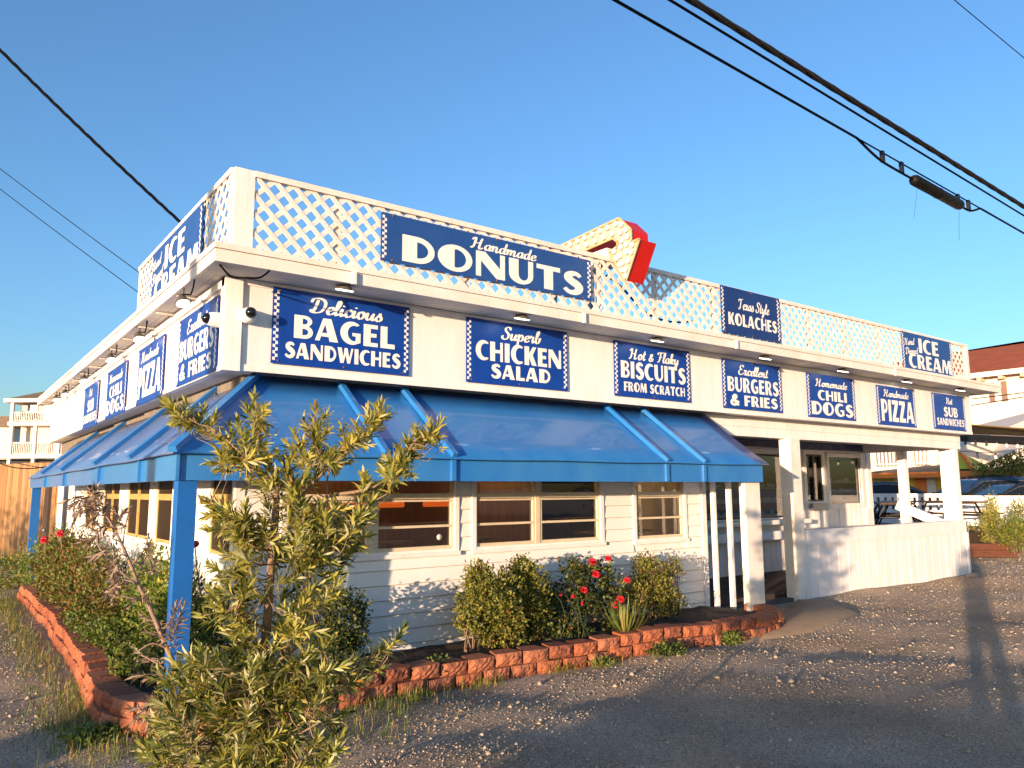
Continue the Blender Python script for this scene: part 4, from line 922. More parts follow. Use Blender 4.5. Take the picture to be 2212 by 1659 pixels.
def oleander():
    d0 = 2.49; base = onZ(545, 2150, 0)
    t = thing('oleander_tree', 'tall leggy green oleander with narrow leaves in front of the red block edging', 'tree', tuple(base))
    b = MB()
    pts = skeleton(b, [
        [(530, 2180, 0, .042), (538, 1850, 0, .038), (545, 1665, 0, .034), (552, 1540, .02, .031), (574, 1370, .03, .029), (586, 1220, 0, .026), (596, 1090, 0, .023), (592, 1030, 0, .016), (560, 941, -.03, .009), (553, 868, -.05, .004)],
        [(560, 1520, .03, .022), (620, 1390, .06, .020), (660, 1270, .08, .018), (685, 1194, .06, .017), (704, 1090, .05, .015), (708, 1072, .05, .013), (775, 1061, .02, .011), (828, 1042, .0, .009), (848, 1010, 0, .006), (905, 945, 0, .005), (938, 908, 0, .003)],
        [(598, 1104, 0, .014), (645, 1071, -.02, .012), (680, 1040, -.03, .010), (720, 1000, -.04, .008), (765, 962, -.05, .006), (815, 905, -.06, .004), (830, 868, -.06, .003)],
        [(590, 1040, 0, .010), (535, 991, -.06, .008), (462, 928, -.1, .006), (425, 914, -.12, .004), (375, 880, -.13, .003)],
        [(600, 1060, 0, .009), (628, 991, .05, .007), (665, 930, .06, .005), (688, 880, .06, .003)],
        [(708, 1072, .05, .008), (708, 1030, .06, .006), (735, 985, .07, .004)],
        [(592, 1130, 0, .008), (540, 1125, -.08, .006), (490, 1110, -.12, .004), (455, 1085, -.14, .003)],
        [(685, 1194, .06, .010), (740, 1170, .0, .008), (775, 1145, -.03, .006), (805, 1120, -.04, .004)],
        [(575, 1360, 0, .009), (520, 1330, -.1, .006), (470, 1300, -.14, .004)], [(560, 1450, 0, .010), (640, 1400, -.12, .007), (700, 1330, -.16, .004)],
        [(548, 1560, 0, .010), (470, 1500, -.15, .007), (420, 1430, -.2, .004)], [(550, 1570, 0, .010), (650, 1520, -.15, .007), (740, 1460, -.2, .005), (790, 1420, -.2, .003)],
        [(546, 1630, 0, .008), (440, 1600, -.2, .006), (370, 1560, -.25, .004)], [(546, 1630, 0, .008), (620, 1600, -.25, .006), (690, 1560, -.3, .004)],
        [(546, 1640, 0, .008), (540, 1560, -.25, .006), (520, 1450, -.3, .004)]], d0)
    T = []; A = []; kind = []
    def addc(x, y, dx, dy, dz, k):
        T.append(v3(onD(x, y, tdepth(x, y, d0)+dz*.55))); a = RT*dx+UP*dy-FW*random.uniform(-.5, .6); A.append(v3(a)); kind.append(k)
    top = [(200,290,-.8,.5),(320,310,-.1,.9),(300,400,-.7,.2),(430,350,.0,.9),(360,420,-.3,-.4),(500,380,.3,.9),(260,420,-.8,-.2),
     (760,260,0,1),(720,330,-.3,.8),(830,330,.5,.6),(770,400,0,1),(660,420,-.2,.9),(600,450,-.3,.8),(540,520,-.6,.5),(530,600,-.7,.2),(600,540,0,.7),(690,500,0,.8),(790,480,.4,.6),(500,680,-.8,.0),(560,720,-.6,-.3),(640,640,0,.3),(720,600,.2,.7),(820,560,.6,.3),(850,640,.7,.1),(760,700,.1,.3),
     (1160,330,0,1),(1220,380,.5,.7),(1090,420,-.4,.8),(1160,450,0,.9),(1230,480,.5,.5),(1030,500,-.3,.9),(980,560,-.5,.6),(1080,560,0,.8),(1180,570,.3,.6),(920,620,-.4,.7),(990,680,.0,.6),(1250,640,.6,.4),(1100,650,.2,.6),(1300,600,.6,.3),
     (1580,300,.2,1),(1620,370,.8,.4),(1500,350,-.3,.9),(1540,430,.4,.5),(1420,440,-.2,.9),(1330,450,-.3,.9),(1460,500,.5,.4),(1380,540,.2,.5),(1500,560,.8,0),(1340,680,.7,0),(1280,700,.3,-.4),
     (1960,430,.6,.7),(1900,430,-.1,.9),(1810,470,-.3,.9),(1850,530,.6,.4),(1930,510,.9,.1),(1760,560,-.2,.8),(1700,600,-.3,.7),(1780,640,.7,.2),(1720,680,.5,-.1),(1640,660,-.3,.6),(1760,740,.7,-.3),(1600,700,-.5,.5),(1650,750,.3,.3),(1470,770,0,.9)]
    mid = [(450,930,-.8,.4),(520,960,-.4,.7),(600,980,-.3,.7),(480,1020,-.8,-.1),(650,1050,-.3,.4),(700,970,0,.9),(740,1080,.2,.6),(620,1120,-.7,-.1),(700,1150,-.3,-.2),
     (1080,900,0,.9),(1000,850,.2,.8),(960,920,.0,.8),(1280,940,.2,.9),(1350,960,.6,.5),(1450,950,.1,.9),(1530,930,.5,.8),(1420,1040,.2,.6),(1500,1040,.7,.3),(1330,1060,.2,.6),(1180,960,.0,.9),(1230,1050,.1,.8),(1110,1020,-.2,.8),(1050,1080,.1,.6),(990,1000,0,.8),(1160,1130,0,.8),(1240,1160,.3,.5),(1400,1150,.7,.3),(1480,1150,.8,.2),(1330,1230,.7,0),(1450,1220,.8,-.2),(1080,1170,0,.5),(980,1180,-.1,.6),(760,1180,-.2,.6),(830,1080,0,.7),(850,960,-.2,.8),(800,760,-.1,.8),(860,700,.1,.9),(900,760,.3,.7),(760,800,-.5,.4),(980,780,.2,.7),(1100,760,.4,.6)]
    for X, Y, dx, dy in top: addc(*z9(X, Y), dx, dy, random.uniform(-.15, .12), 0)
    for X, Y, dx, dy in mid: addc(*z9(X, Y), dx, dy, random.uniform(-.25, .2), 1)
    for X, Y, dx, dy in mid:
        if random.random() < .6: addc(*z9(X+random.gauss(0, 45), Y+random.gauss(0, 45)), dx+random.gauss(0, .3), dy+random.gauss(0, .3), random.uniform(-.3, .2), 1)
    for X, Y, dx, dy in top:
        if random.random() < .3: addc(*z9(X-dx*30+random.gauss(0, 16), Y+dy*30+random.gauss(0, 16)), dx+random.gauss(0, .4), dy+random.gauss(0, .3), random.uniform(-.2, .15), 0)
    body = [(440,1190),(520,1150),(640,1150),(745,1180),(760,1240),(740,1330),(705,1420),(690,1500),(640,1600),(560,1659),(480,1659),(430,1600),(400,1500),(440,1420),(425,1340),(455,1260)]
    for x, y in sample(body, 170, lambda x, y: not (545 < x < 612 and 1180 < y < 1430) or random.random() < .12):
        addc(x, y, (x-590)/140+random.gauss(0, .3), .45+random.gauss(0, .4), random.uniform(-.35, .25), 1)
    skirt = [(335,1450),(420,1400),(560,1400),(700,1410),(790,1390),(815,1420),(770,1500),(745,1590),(700,1750),(340,1750),(300,1600),(330,1530)]
    for x, y in sample(skirt, 200): addc(x, y, (x-545)/260+random.gauss(0, .3), .55+random.gauss(0, .4), random.uniform(-.5, .15), 2)
    for x, y, dx, dy in ((800,1430,.8,.5),(835,1400,.8,.5),(868,1362,.5,.8),(855,1385,.7,.5),(820,1445,.8,.2),(780,1470,.7,.4),(345,1590,-.6,.6),(310,1610,-.6,.4)): addc(x, y, dx, dy, -.2, 2)
    T = np.array(T); A = np.array(A); kind = np.array(kind)
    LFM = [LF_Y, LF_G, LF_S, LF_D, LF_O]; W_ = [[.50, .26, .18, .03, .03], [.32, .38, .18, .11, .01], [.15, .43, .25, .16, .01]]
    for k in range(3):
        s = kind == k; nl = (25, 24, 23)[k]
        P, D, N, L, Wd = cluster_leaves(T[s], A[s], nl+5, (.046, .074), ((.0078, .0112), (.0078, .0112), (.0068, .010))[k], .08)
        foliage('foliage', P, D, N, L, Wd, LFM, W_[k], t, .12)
    twigs(b, pts, T-unit(A)*.055, .0026, .4); twigs(b, T, T-unit(A)*.08, .002, .12)
    b.build('trunk', BARK, t)
oleander()
def drybush():
    d0 = 2.70; base = onZ(420, 2000, 0)
    t = thing('dead_shrub', 'dried brown oleander with withered drooping leaves in front of the blue awning post', 'dead shrub', tuple(base))
    b = MB()
    pts = skeleton(b, [
        [(470, 2010, 0, .026), (440, 1700, 0, .021), (400, 1510, 0, .018), (372, 1430, 0, .016), (347, 1369, 0, .015), (318, 1300, 0, .014), (300, 1266, 0, .013), (283, 1222, 0, .012), (265, 1180, 0, .010), (240, 1130, 0, .007), (212, 1095, 0, .005), (196, 1082, 0, .003)],
        [(362, 1400, 0, .009), (330, 1390, -.06, .006), (300, 1405, -.1, .004)], [(390, 1480, 0, .009), (350, 1440, -.1, .006), (305, 1415, -.12, .004)],
        [(300, 1266, 0, .008), (262, 1235, -.05, .006), (215, 1185, -.08, .004)], [(283, 1222, 0, .007), (310, 1190, .04, .005), (322, 1150, .06, .003)],
        [(347, 1369, 0, .008), (375, 1330, .05, .005), (395, 1290, .07, .003)], [(265, 1180, 0, .006), (270, 1140, .04, .004), (280, 1100, .05, .003)],
        [(318, 1300, 0, .007), (275, 1290, -.06, .005), (240, 1285, -.08, .003)], [(400, 1505, 0, .009), (330, 1520, -.25, .006), (270, 1540, -.3, .004)]], d0)
    T = []; A = []
    def addc(x, y, dx, dy): T.append(v3(onD(x, y, tdepth(x, y, d0)+random.uniform(-.10, .07)))); A.append(v3(RT*dx+UP*dy-FW*random.uniform(-.4, .4)))
    for X, Y, dx, dy in [(950,300,-.9,-.2),(1000,380,-.8,-.4),(1080,480,-.8,-.3),(1050,560,-.4,-.9),(1340,160,.2,.9),(1280,200,-.4,.7),(1200,270,-.7,-.2),(1400,280,.3,.6),(1150,360,-.6,-.4),(1280,560,-.5,-.5),(1200,640,-.7,-.3),(1700,480,.5,.6),(1600,440,-.5,.7),(1640,620,.3,.7),(1150,860,-.8,-.2),(1230,900,-.6,-.5),(1330,720,-.7,-.3),(1420,1000,-.6,.1),(1300,1080,-.7,-.3),(1350,1250,-.9,.1),(1560,1440,-.3,-.7),(1620,1560,.0,-.9),(1500,1600,-.4,-.7),(1700,1440,.6,.4)]:
        addc(X/4.74/1.3563, (1400+Y/4.74)/1.3563, dx, dy)
    for X, Y, dx, dy in [(740,430,-.2,-.8),(730,560,-.2,-.8),(840,600,-.4,-.3),(970,170,.1,.9),(960,260,.4,.6),(1010,330,.5,.5),(900,900,-.6,.3),(930,960,-.9,-.1),(880,1060,-.9,-.1),(960,1080,-.9,0),(1130,620,.1,.9),(1180,700,.5,.8),(1110,760,-.1,.9),(1180,620,.3,.9),(980,780,-.6,.4),(940,680,-.5,.4),(860,1270,-.7,.1),(960,1330,-.7,-.4),(960,1400,-.1,-.9),(1000,1230,-.2,.4),(880,1330,-.5,-.5)]:
        addc(X/2.212/1.3563, (1500+Y/2.212)/1.3563, dx, dy)
    T = np.array(T); A = np.array(A)
    P, D, N, L, Wd = cluster_leaves(T, A, 19, (.040, .066), (.0055, .009), .085, (15, 60), .35)
    foliage('foliage', P, D, N, L, Wd, [LF_DRY, LF_DRY2, LF_DRY3], [.5, .25, .25], t, .3)
    twigs(b, pts, T-unit(A)*.055, .0026, .5); b.build('stem', TWIG, t)
drybush()
def blob_points(ells, n, shell=.55):
    E = np.array([e[:3] for e in ells]); R = np.array([e[3:6] for e in ells]); vol = R.prod(1); k = rng.choice(len(ells), n, p=vol/vol.sum())
    u = unit(rng.normal(size=(n, 3))); az = np.arctan2(u[:, 1], u[:, 0])
    lump = 1+.16*np.sin(az*3+k*2.1+u[:, 2]*4)+.10*np.sin(az*7+u[:, 2]*9+k)+.08*np.sin(u[:, 2]*17+az*13)
    r = (shell+(1-shell)*rng.random(n)**.7)*lump
    return E[k]+u*R[k]*r[:, None], u
def bush(name, label, cat, ells, n, L, W, mats, wts, stems=5, group=None, up=.5, shell=.5, twig=BARK):
    c = np.array([e[:3] for e in ells]).mean(0); zb = min(e[2]-e[5] for e in ells)
    t = thing(name, label, cat, (c[0], c[1], max(zb, 0)), 0, group)
    P, u = blob_points(ells, n, shell)
    D = u+rng.normal(0, .6, (n, 3)); D[:, 2] += up; N = u+rng.normal(0, .7, (n, 3)); N[:, 2] += .4
    foliage('foliage', P, D, N, rng.uniform(L*.7, L*1.25, n), rng.uniform(W*.7, W*1.2, n), mats, wts, t, .2)
    b = MB()
    for e in ells:
        for i in range(stems):
            a = random.uniform(0, 6.28); q = random.uniform(.4, .95)
            p1 = (e[0]+e[3]*q*math.cos(a), e[1]+e[4]*q*math.sin(a), e[2]+e[5]*random.uniform(-.1, .8))
            p0 = (e[0]+random.uniform(-.06, .06), e[1]+random.uniform(-.06, .06), .1)
            b.tube([p0, ((p0[0]*.6+p1[0]*.4), (p0[1]*.6+p1[1]*.4), (p0[2]*.4+p1[2]*.6)), p1], .009, 5, r1=.003)
    b.build('stem', twig, t); return t
def W3(q, y): p = onY(*q, y); return (p.x, p.y, p.z)
BX = [LF_B, LF_B2, LF_D, LF_R]
bush('boxwood_shrub', 'rounded dense boxwood bush below the double window in the block edged bed', 'shrub', [(*W3((1062, 1308), 6.60), .35, .32, .34), (*W3((1125, 1285), 6.74), .30, .28, .34), (*W3((1035, 1250), 6.62), .16, .18, .17), (*W3((1085, 1360), 6.6), .26, .22, .22), (*W3((1130, 1226), 6.74), .13, .14, .13), (*W3((1150, 1330), 6.7), .22, .2, .26), (*W3((1012, 1345), 6.55), .13, .14, .12)], 17000, .036, .022, BX, [.42, .36, .14, .08], shell=.35)
bush('holly_shrub', 'sparser upright shrub at the right end of the bed beside the white screen', 'shrub', [(*W3((1412, 1270), 6.85), .32, .26, .30), (*W3((1395, 1222), 6.88), .20, .18, .16), (*W3((1440, 1298), 6.8), .27, .22, .2), (*W3((1452, 1232), 6.85), .17, .14, .17), (*W3((1370, 1290), 6.8), .2, .2, .22)], 7500, .034, .018, BX, [.36, .36, .12, .16], shell=.2, up=.9)
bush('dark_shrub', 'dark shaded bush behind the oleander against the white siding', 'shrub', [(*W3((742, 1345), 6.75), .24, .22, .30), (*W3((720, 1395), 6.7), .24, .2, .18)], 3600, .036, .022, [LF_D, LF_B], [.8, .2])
bush('low_shrub', 'leafy bush standing just behind the blue awning post', 'shrub', [(1.86, 7.15, .55, .32, .40, .42), (2.0, 6.85, .4, .25, .25, .3)], 3400, .042, .026, [LF_BR, LF_B, LF_D], [.4, .35, .25])
RS = thing('rose_bush', 'dark leaved rose bush with red blooms between the boxwood and the holly', 'rose bush', tuple(onZ(1230, 1385, .2)))
P1, u1 = blob_points([(*W3((1190, 1305), 6.86), .28, .2, .30), (*W3((1262, 1290), 6.75), .30, .2, .33), (*W3((1245, 1232), 6.7), .26, .16, .16), (*W3((1320, 1290), 6.72), .22, .16, .28), (*W3((1300, 1235), 6.72), .16, .14, .14), (*W3((1225, 1365), 6.6), .34, .16, .20), (*W3((1330, 1345), 6.6), .2, .16, .2)], 4200, .1)
foliage('foliage', P1, u1+rng.normal(0, .7, P1.shape)+np.array([0, 0, .3]), u1+rng.normal(0, .6, P1.shape)+np.array([0, 0, .5]), rng.uniform(.035, .06, len(P1)), rng.uniform(.022, .036, len(P1)), [LF_D, LF_B, LF_R], [.5, .36, .14], RS)
b = MB()
for i in range(12):
    p0 = onZ(random.uniform(1200, 1290), 1380, .18); p1 = Vector(W3((random.uniform(1150, 1350), random.uniform(1195, 1300)), random.uniform(6.6, 6.9)))
    b.tube([p0, p0.lerp(p1, .5)+Vector((random.uniform(-.05, .05), 0, .06)), p1], .006, 5, r1=.0025)
b.build('stem', LF_D, RS)
def rose(parent, c, r):
    b = MB(); c = Vector(c); ax = Vector((-.45, -.65, .6)).normalized(); e1 = ax.cross(Vector((0, 0, 1))).normalized(); e2 = e1.cross(ax)
    for ring, (n, rr, tilt) in enumerate(((6, 1., .15), (6, .85, .6), (5, .62, 1.0), (4, .4, 1.35))):
        for i in range(n):
            a = 6.283*i/n+ring*.55+random.uniform(-.2, .2); o = e1*math.cos(a)+e2*math.sin(a); s = e2*math.cos(a)-e1*math.sin(a)
            d = o*math.cos(tilt)+ax*math.sin(tilt); n_ = d.cross(s); q = r*rr; w_ = q*.62
            b.add([c, c+d*q*.6-s*w_+n_*.12*q, c+d*q*.6+s*w_+n_*.12*q, c+d*q-s*w_*.55+n_*.1*q, c+d*q+s*w_*.55+n_*.1*q, c+d*q*.6-n_*.14*q], [(0, 5, 1), (0, 2, 5), (1, 5, 3), (5, 4, 3), (5, 2, 4)])
    b.build('bloom', PETAL, parent)
for X, Y, r in ((1078, 695, .046), (1170, 675, .038), (1098, 768, .048), (1282, 803, .038), (1028, 860, .042), (1243, 915, .048), (1210, 950, .044), (962, 900, .022), (1020, 940, .022), (820, 990, .022), (890, 888, .018)):
    rose(RS, W3(((1200+X/2.011)/1.3563, (1300+Y/2.011)/1.3563), 6.58), r)
def blades(t, name, c, n, Lr, W, mats, wts, lean=.5, rad_=.06):
    c = np.array(c); a = rng.uniform(0, 6.283, n); le = rng.uniform(.1, lean, n)
    D = np.stack([np.cos(a)*le, np.sin(a)*le, np.ones(n)], 1); P = c+np.stack([np.cos(a), np.sin(a), np.zeros(n)], 1)*rng.uniform(0, rad_, n)[:, None]
    N = np.stack([np.cos(a), np.sin(a), -.2*np.ones(n)], 1)*-1
    return foliage(name, P, D, -N, rng.uniform(*Lr, n), rng.uniform(W*.7, W, n), mats, wts, t, .12)
c = onZ(1352, 1372, .2)
t = thing('strap_leaf_plant', 'clump of long green strap leaves in front of the rose bush', 'plant', tuple(c)); blades(t, 'foliage', c, 52, (.20, .48), .026, [LF_G, LF_BR, LF_B, GRASSY], [.35, .3, .25, .1], 1.3)
# bushes along the left facade
HB = [LF_B, LF_R, LF_BR, LF_D]
bush('hedge_shrub', 'tall reddish green bush by the far end of the left facade near the wooden fence', 'shrub', [(1.72, 13.6, .62, .36, .95, .56), (1.62, 12.6, .5, .3, .5, .45)], 9000, .05, .026, HB, [.35, .35, .18, .12], 8, up=.9, shell=.3)
bush('hedge_shrub', 'bronze tinted bush along the left facade behind the dried shrub', 'shrub', [(1.75, 11.3, .60, .38, .90, .50), (1.65, 10.2, .45, .33, .6, .4)], 9000, .048, .025, HB, [.35, .32, .18, .15], 8, up=.9, shell=.3)
bush('rose_shrub', 'bright green leafy rose bush under the left facade windows', 'shrub', [(1.95, 8.7, .66, .28, .75, .50), (1.9, 8.0, .5, .26, .4, .40)], 5200, .045, .03, [LF_BR, LF_G, LF_Y], [.6, .25, .15], 6, shell=.25)
bush('ground_cover_plant', 'low dark green trailing plant behind the left curve of block edging', 'plant', [(1.62, 8.9, .27, .28, .9, .15), (1.6, 10.2, .27, .26, .8, .16), (1.62, 7.6, .24, .24, .6, .12)], 7000, .036, .026, [LF_BR, LF_B, LF_D], [.35, .35, .3], 3)
bush('far_shrub', 'low green weedy bush at the far left beyond the end of the edging', 'shrub', [(1.2, 17.2, .3, .6, .8, .32), (.5, 18.5, .25, .6, .6, .3), (1.6, 15.6, .5, .35, .6, .42)], 5200, .055, .028, [LF_BR, LF_B, GRASSY], [.5, .35, .15], 0)
for (x, y), xp, r, lab in (((95, 1166), 1.45, .055, 'red bloom low on the far left bush in front of the fence'), ((130, 1152), 1.5, .05, 'red bloom at the top of the far left bush'), ((421, 1176), 1.75, .035, 'small red bloom just right of the blue awning post')):
    p = onX(x, y, xp); t = thing('rose_bloom', lab, 'flower', tuple(p), 0, 'single red blooms on the left'); rose(t, p, r)
    if r > .049: rose(t, p+Vector((.02, .12, -.03)), r*.8)
    b = MB(); b.tube([p, p+Vector((.04, .06, -.2)), p+Vector((.1, .1, -.45))], .005, 5); b.build('stem', BARK, t)
# weeds and grass outside the edging
def weed(name, label, c, r, h, n, L, W, mats, wts):
    return bush(name, label, 'weed', [(c[0], c[1], h*.55, r, r, h*.5)], n, L, W, mats, wts, 4, 'weeds growing along the block edging', shell=.15, twig=LF_G)
for q, r, h, n, lab in (((945, 1478), .13, .24, 260, 'broad leaved green weed against the block edging right of the oleander'), ((1440, 1418), .22, .13, 700, 'dark spreading weed at the foot of the edging below the rose bush'),
                        ((1578, 1392), .14, .13, 420, 'green weed at the foot of the edging near its right end'), ((1622, 1372), .14, .10, 300, 'last small weed beside the edging corner and the path'),
                        ((1300, 1437), .12, .06, 160, 'low thin weed on the gravel below the boxwood'), ((205, 1602), .24, .09, 500, 'flat leafy weed on the gravel left of the curved edging')):
    weed('weed', lab, onZ(*q, 0), r, h, n, .035, .02, [LF_BR, LF_G, LF_D] if 'dark' not in lab else [LF_D, LF_B, LF_BR], [.5, .3, .2])
def grass():
    pts = []
    def strew(q, rx, ry, n): c = onZ(*q, 0); pts.append(np.stack([rng.normal(c.x, rx, n), rng.normal(c.y, ry, n)], 1))
    for y in np.arange(6.3, 15.5, .35): pts.append(np.stack([rng.normal(1.02-.0*y, .12, 90), rng.normal(y, .2, 90)], 1))
    strew((215, 1500), .12, .25, 500); strew((180, 1560), .2, .25, 420); strew((250, 1620), .2, .2, 400); strew((830, 1530), .3, .14, 420); strew((900, 1510), .07, .05, 120); strew((1040, 1485), .10, .06, 110); strew((1215, 1452), .10, .05, 90)
    strew((1310, 1440), .12, .06, 70); strew((1450, 1415), .16, .05, 170); strew((1600, 1380), .16, .06, 200); strew((720, 1600), .3, .15, 260); strew((60, 1300), .35, .8, 800); strew((20, 1260), .5, 1.5, 900)
    p = np.concatenate(pts); n = len(p); a = rng.uniform(0, 6.283, n); le = rng.uniform(.15, 1.2, n)
    D = np.stack([np.cos(a)*le, np.sin(a)*le, np.ones(n)], 1); N = np.stack([np.cos(a), np.sin(a), -le], 1)
    o = foliage('grass', np.column_stack([p, np.full(n, -.005)]), D, N, rng.uniform(.03, .13, n)*rng.choice([.6, 1, 1.3], n), rng.uniform(.004, .008, n), [GRASSM, GRASSY, LF_BR], [.45, .35, .2], None, .35)
    tag(o, 'thin straw and green grass along the outside of the block edging', 'grass', kind='stuff')
grass()
def stones():
    n = 135000
    x = rng.uniform(-2.5, 24, n*4); y = rng.uniform(1.2, 17, n*4)
    dist = np.hypot(x, y); prob = np.clip((4.5/dist)**1.15, 0, 1)
    vx = x*FW.x+y*FW.y; vs = x*RT.x+y*RT.y
    bed = ((y > 5.85) & (x > 1.15) & (x < 9.05)) | ((y > 7.15) & (x > 8) & (x < 17.3)); k = (rng.random(n*4) < prob) & ~bed & (np.abs(vs) < vx*.74+.3) & (vx > 1.8)
    x, y = x[k][:n], y[k][:n]; n = len(x)
    s = rng.lognormal(math.log(.0043), .55, n).clip(.0025, .032)*(1+.03*np.hypot(x, y))
    ov = np.array([[1, 0, 0], [-1, 0, 0], [0, 1, 0], [0, -1, 0], [0, 0, .75], [0, 0, -.6], [.62, .62, .3], [-.62, -.62, .3]], float)[:6]
    V = ov[None]*rng.uniform(.6, 1.25, (n, 6, 1))*s[:, None, None]
    a = rng.uniform(0, 6.283, n); ca, sa = np.cos(a)[:, None], np.sin(a)[:, None]
    V = np.stack([V[..., 0]*ca-V[..., 1]*sa, V[..., 0]*sa+V[..., 1]*ca, V[..., 2]], -1)
    d = np.hypot(x-5, y-5); z = (.018*np.sin(x*1.7+.6*y)+.014*np.sin(y*2.3-x*.8+1)+.01*np.sin(x*4.1+y*3.3)-.022*np.exp(-((y-3.3-.25*np.sin(x*.35))/.16)**2)-.022*np.exp(-((y-4.75-.25*np.sin(x*.35))/.16)**2)+.012*np.exp(-((y-4.0-.25*np.sin(x*.35))/.3)**2))*np.clip(1-d/40, 0, 1)
    V += np.stack([x, y, z+s*.15], 1)[:, None]
    f = np.array([[0, 2, 4], [2, 1, 4], [1, 3, 4], [3, 0, 4], [2, 0, 5], [1, 2, 5], [3, 1, 5], [0, 3, 5]])
    F = ((np.arange(n)*6)[:, None, None]+f).reshape(-1, 3)
    mi = np.repeat(rng.choice(4, n, p=[.42, .34, .10, .14]), 8)
    ms = [mat('stone_a', (.42, .345, .26), .9, var=.3), mat('stone_b', (.33, .275, .22), .9, var=.3), mat('stone_c', (.46, .39, .30), .85, var=.2), mat('stone_d', (.40, .28, .19), .9, var=.3)]
    o = np_mesh('gravel_stones', V.reshape(-1, 3), [F], ms, None, mi); tag(o, 'loose pale gravel stones scattered over the parking ground', 'gravel', kind='stuff')
stones()
# ------------------------------------------------------------------ background, left
K = 1/1.3563                                  # photo pixel (3000 wide) to the 2212 wide grid
def px(f, x, y, v): return f(x*K, y*K, v)
def fence_run(t, A, B, z0, z1, bw, gap, mats, prt='board', th=.022, ears=True):
    A, B = Vector(A), Vector(B); d = (B-A); L = d.length; d.normalize(); nrm = Vector((-d.y, d.x, 0)); n = int(L/bw); b = MB(); m = []
    for i in range(n):
        a = A+d*(i*bw+gap/2); q = A+d*((i+1)*bw-gap/2); zt = z1+random.uniform(-.015, .015); o = nrm*random.uniform(-.006, .006)
        b.m = random.randrange(len(mats)); P = [a+o, q+o, a+o+nrm*th, q+o+nrm*th]
        b.hexa([(p.x, p.y, z0) for p in P]+[(p.x, p.y, zt) for p in P])
    return b.build(prt, mats, t)
fa, fb = onZ(0, 1208, 0), onZ(74, 1208, 0)
fd = Vector((.39, -.92, 0)); A = fa-fd*9; B = fa+fd*3.25
t = thing('wooden_fence', 'tall sunlit wooden board fence beyond the left end of the shop', 'fence', tuple(fa))
FW2 = mat('fence_wood_pale', (.40, .245, .11), .8, col2=(.27, .155, .065), vscale=3.5, bump=.3, bscale=20, stretch=(5, 5, .35)); FW3 = mat('fence_wood_grey', (.36, .25, .14), .85, col2=(.26, .17, .09), vscale=3.5, bump=.3, bscale=20, stretch=(5, 5, .35))
fence_run(t, A, B, -.05, 2.53, .15, .007, [FENCEW, FW2, FENCEW, FW3])
b = MB(); nn = Vector((.92, .39, 0))
for z in (.4, 1.3, 2.2): b.bar(A+nn*.05+Vector((0, 0, z)), B+nn*.05+Vector((0, 0, z)), .04, .09)
b.build('rail', FENCEW, t)
b = MB(); b.bar(B+nn*.02+Vector((0, 0, -.05)), B+nn*.02+Vector((0, 0, 2.53)), .1, .1); b.build('post', FENCEW, t)
t = thing('wooden_door', 'dark door ajar in the shadow between the fence and the shop', 'door', (2.2, 19.2, 0))
b = MB(); b.bar((1.95, 18.6, 0), (1.95, 18.6, 2.0), .05, .75, (0, 1, 0)); b.build('door_leaf', DARKIN, t)
b = MB(); b.ball((1.9, 18.3, 1.0), .035, 8); b.build('handle', STEEL, t)

HW = mat('house_white', (.62, .53, .44), .6, var=.06, vscale=2); HTRIM = mat('house_trim', (.68, .62, .55), .55, var=.05); HROOF = mat('house_roof', (.20, .155, .10), .9, var=.35, vscale=2); HGL = mat('house_glass', (.05, .075, .08), .12, spec=.6, var=.3)
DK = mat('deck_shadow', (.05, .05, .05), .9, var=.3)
def hframe(d, xpx):
    o = onD(xpx*K, 1064, d); o.z = 0; f = Vector((FW.x, FW.y, 0)).normalized(); r = Vector((RT0.x, RT0.y, 0))
    return o, lambda u, v, z: tuple(o+r*u+f*v+Vector((0, 0, z)))
def zz(py, d, hor=1064): return CAM_H+(hor-py*K)*d/FPX
D1 = 65; O1, HT = hframe(D1, 0); mpp = D1/FPX*K
t = thing('beach_house', 'white two deck beach house on stilts with brown hipped roof far behind the fence', 'house', tuple(O1))
zr, ze, zu, zl = zz(1150, D1), zz(1167, D1), zz(1234, D1), zz(1331, D1)
b = MB(); b.box(.55, 8, 1.2, 7, zl, ze, HT); b.build('wall', HW, t)
b = MB(); P = [HT(-.1, -.3, ze), HT(8.6, -.3, ze), HT(8.6, 7.6, ze), HT(-.1, 7.6, ze), HT(2.6, 2.6, zr+.75), HT(5.2, 2.6, zr+.75)]
b.add(P, [(0, 1, 5, 4), (1, 2, 5), (2, 3, 4, 5), (3, 0, 4), (0, 3, 2, 1)]); b.build('roof', HROOF, t)
b = MB(); b.box(-.15, 8.65, -.36, -.3, ze-.28, ze+.03, HT); b.box(-.15, -.1, -.3, 7.6, ze-.28, ze+.03, HT); b.build('eave', HTRIM, t)
for z, h, e, nm in ((zu, .85, 8, 'upper'), (zl, 1.05, 8, 'lower')):
    b = MB(); b.box(.2 if nm == 'upper' else -3, e, -.1, 1.19, z-.32, z, HT); b.build('deck', HTRIM, t)
    b = MB(); x0 = .35 if nm == 'upper' else -3
    b.box(x0, e, -.02, .06, z+h-.07, z+h, HT); b.box(x0, e, -.01, .05, z+.08, z+.13, HT); x = x0
    while x < e: b.box(x, x+.05, 0, .04, z+.13, z+h-.07, HT); x += .15
    b.build('railing', HTRIM, t)
for u in (.55, 2.6, 4.65, 6.7):
    b = MB(); b.box(u-.13, u+.13, -.11, .12, 0, zu-.33 if u < 7 else zu, HT); b.build('stilt', HTRIM, t)
b = MB(); b.box(.35, .6, -.09, .1, zu, ze, HT); b.build('stilt', HTRIM, t)
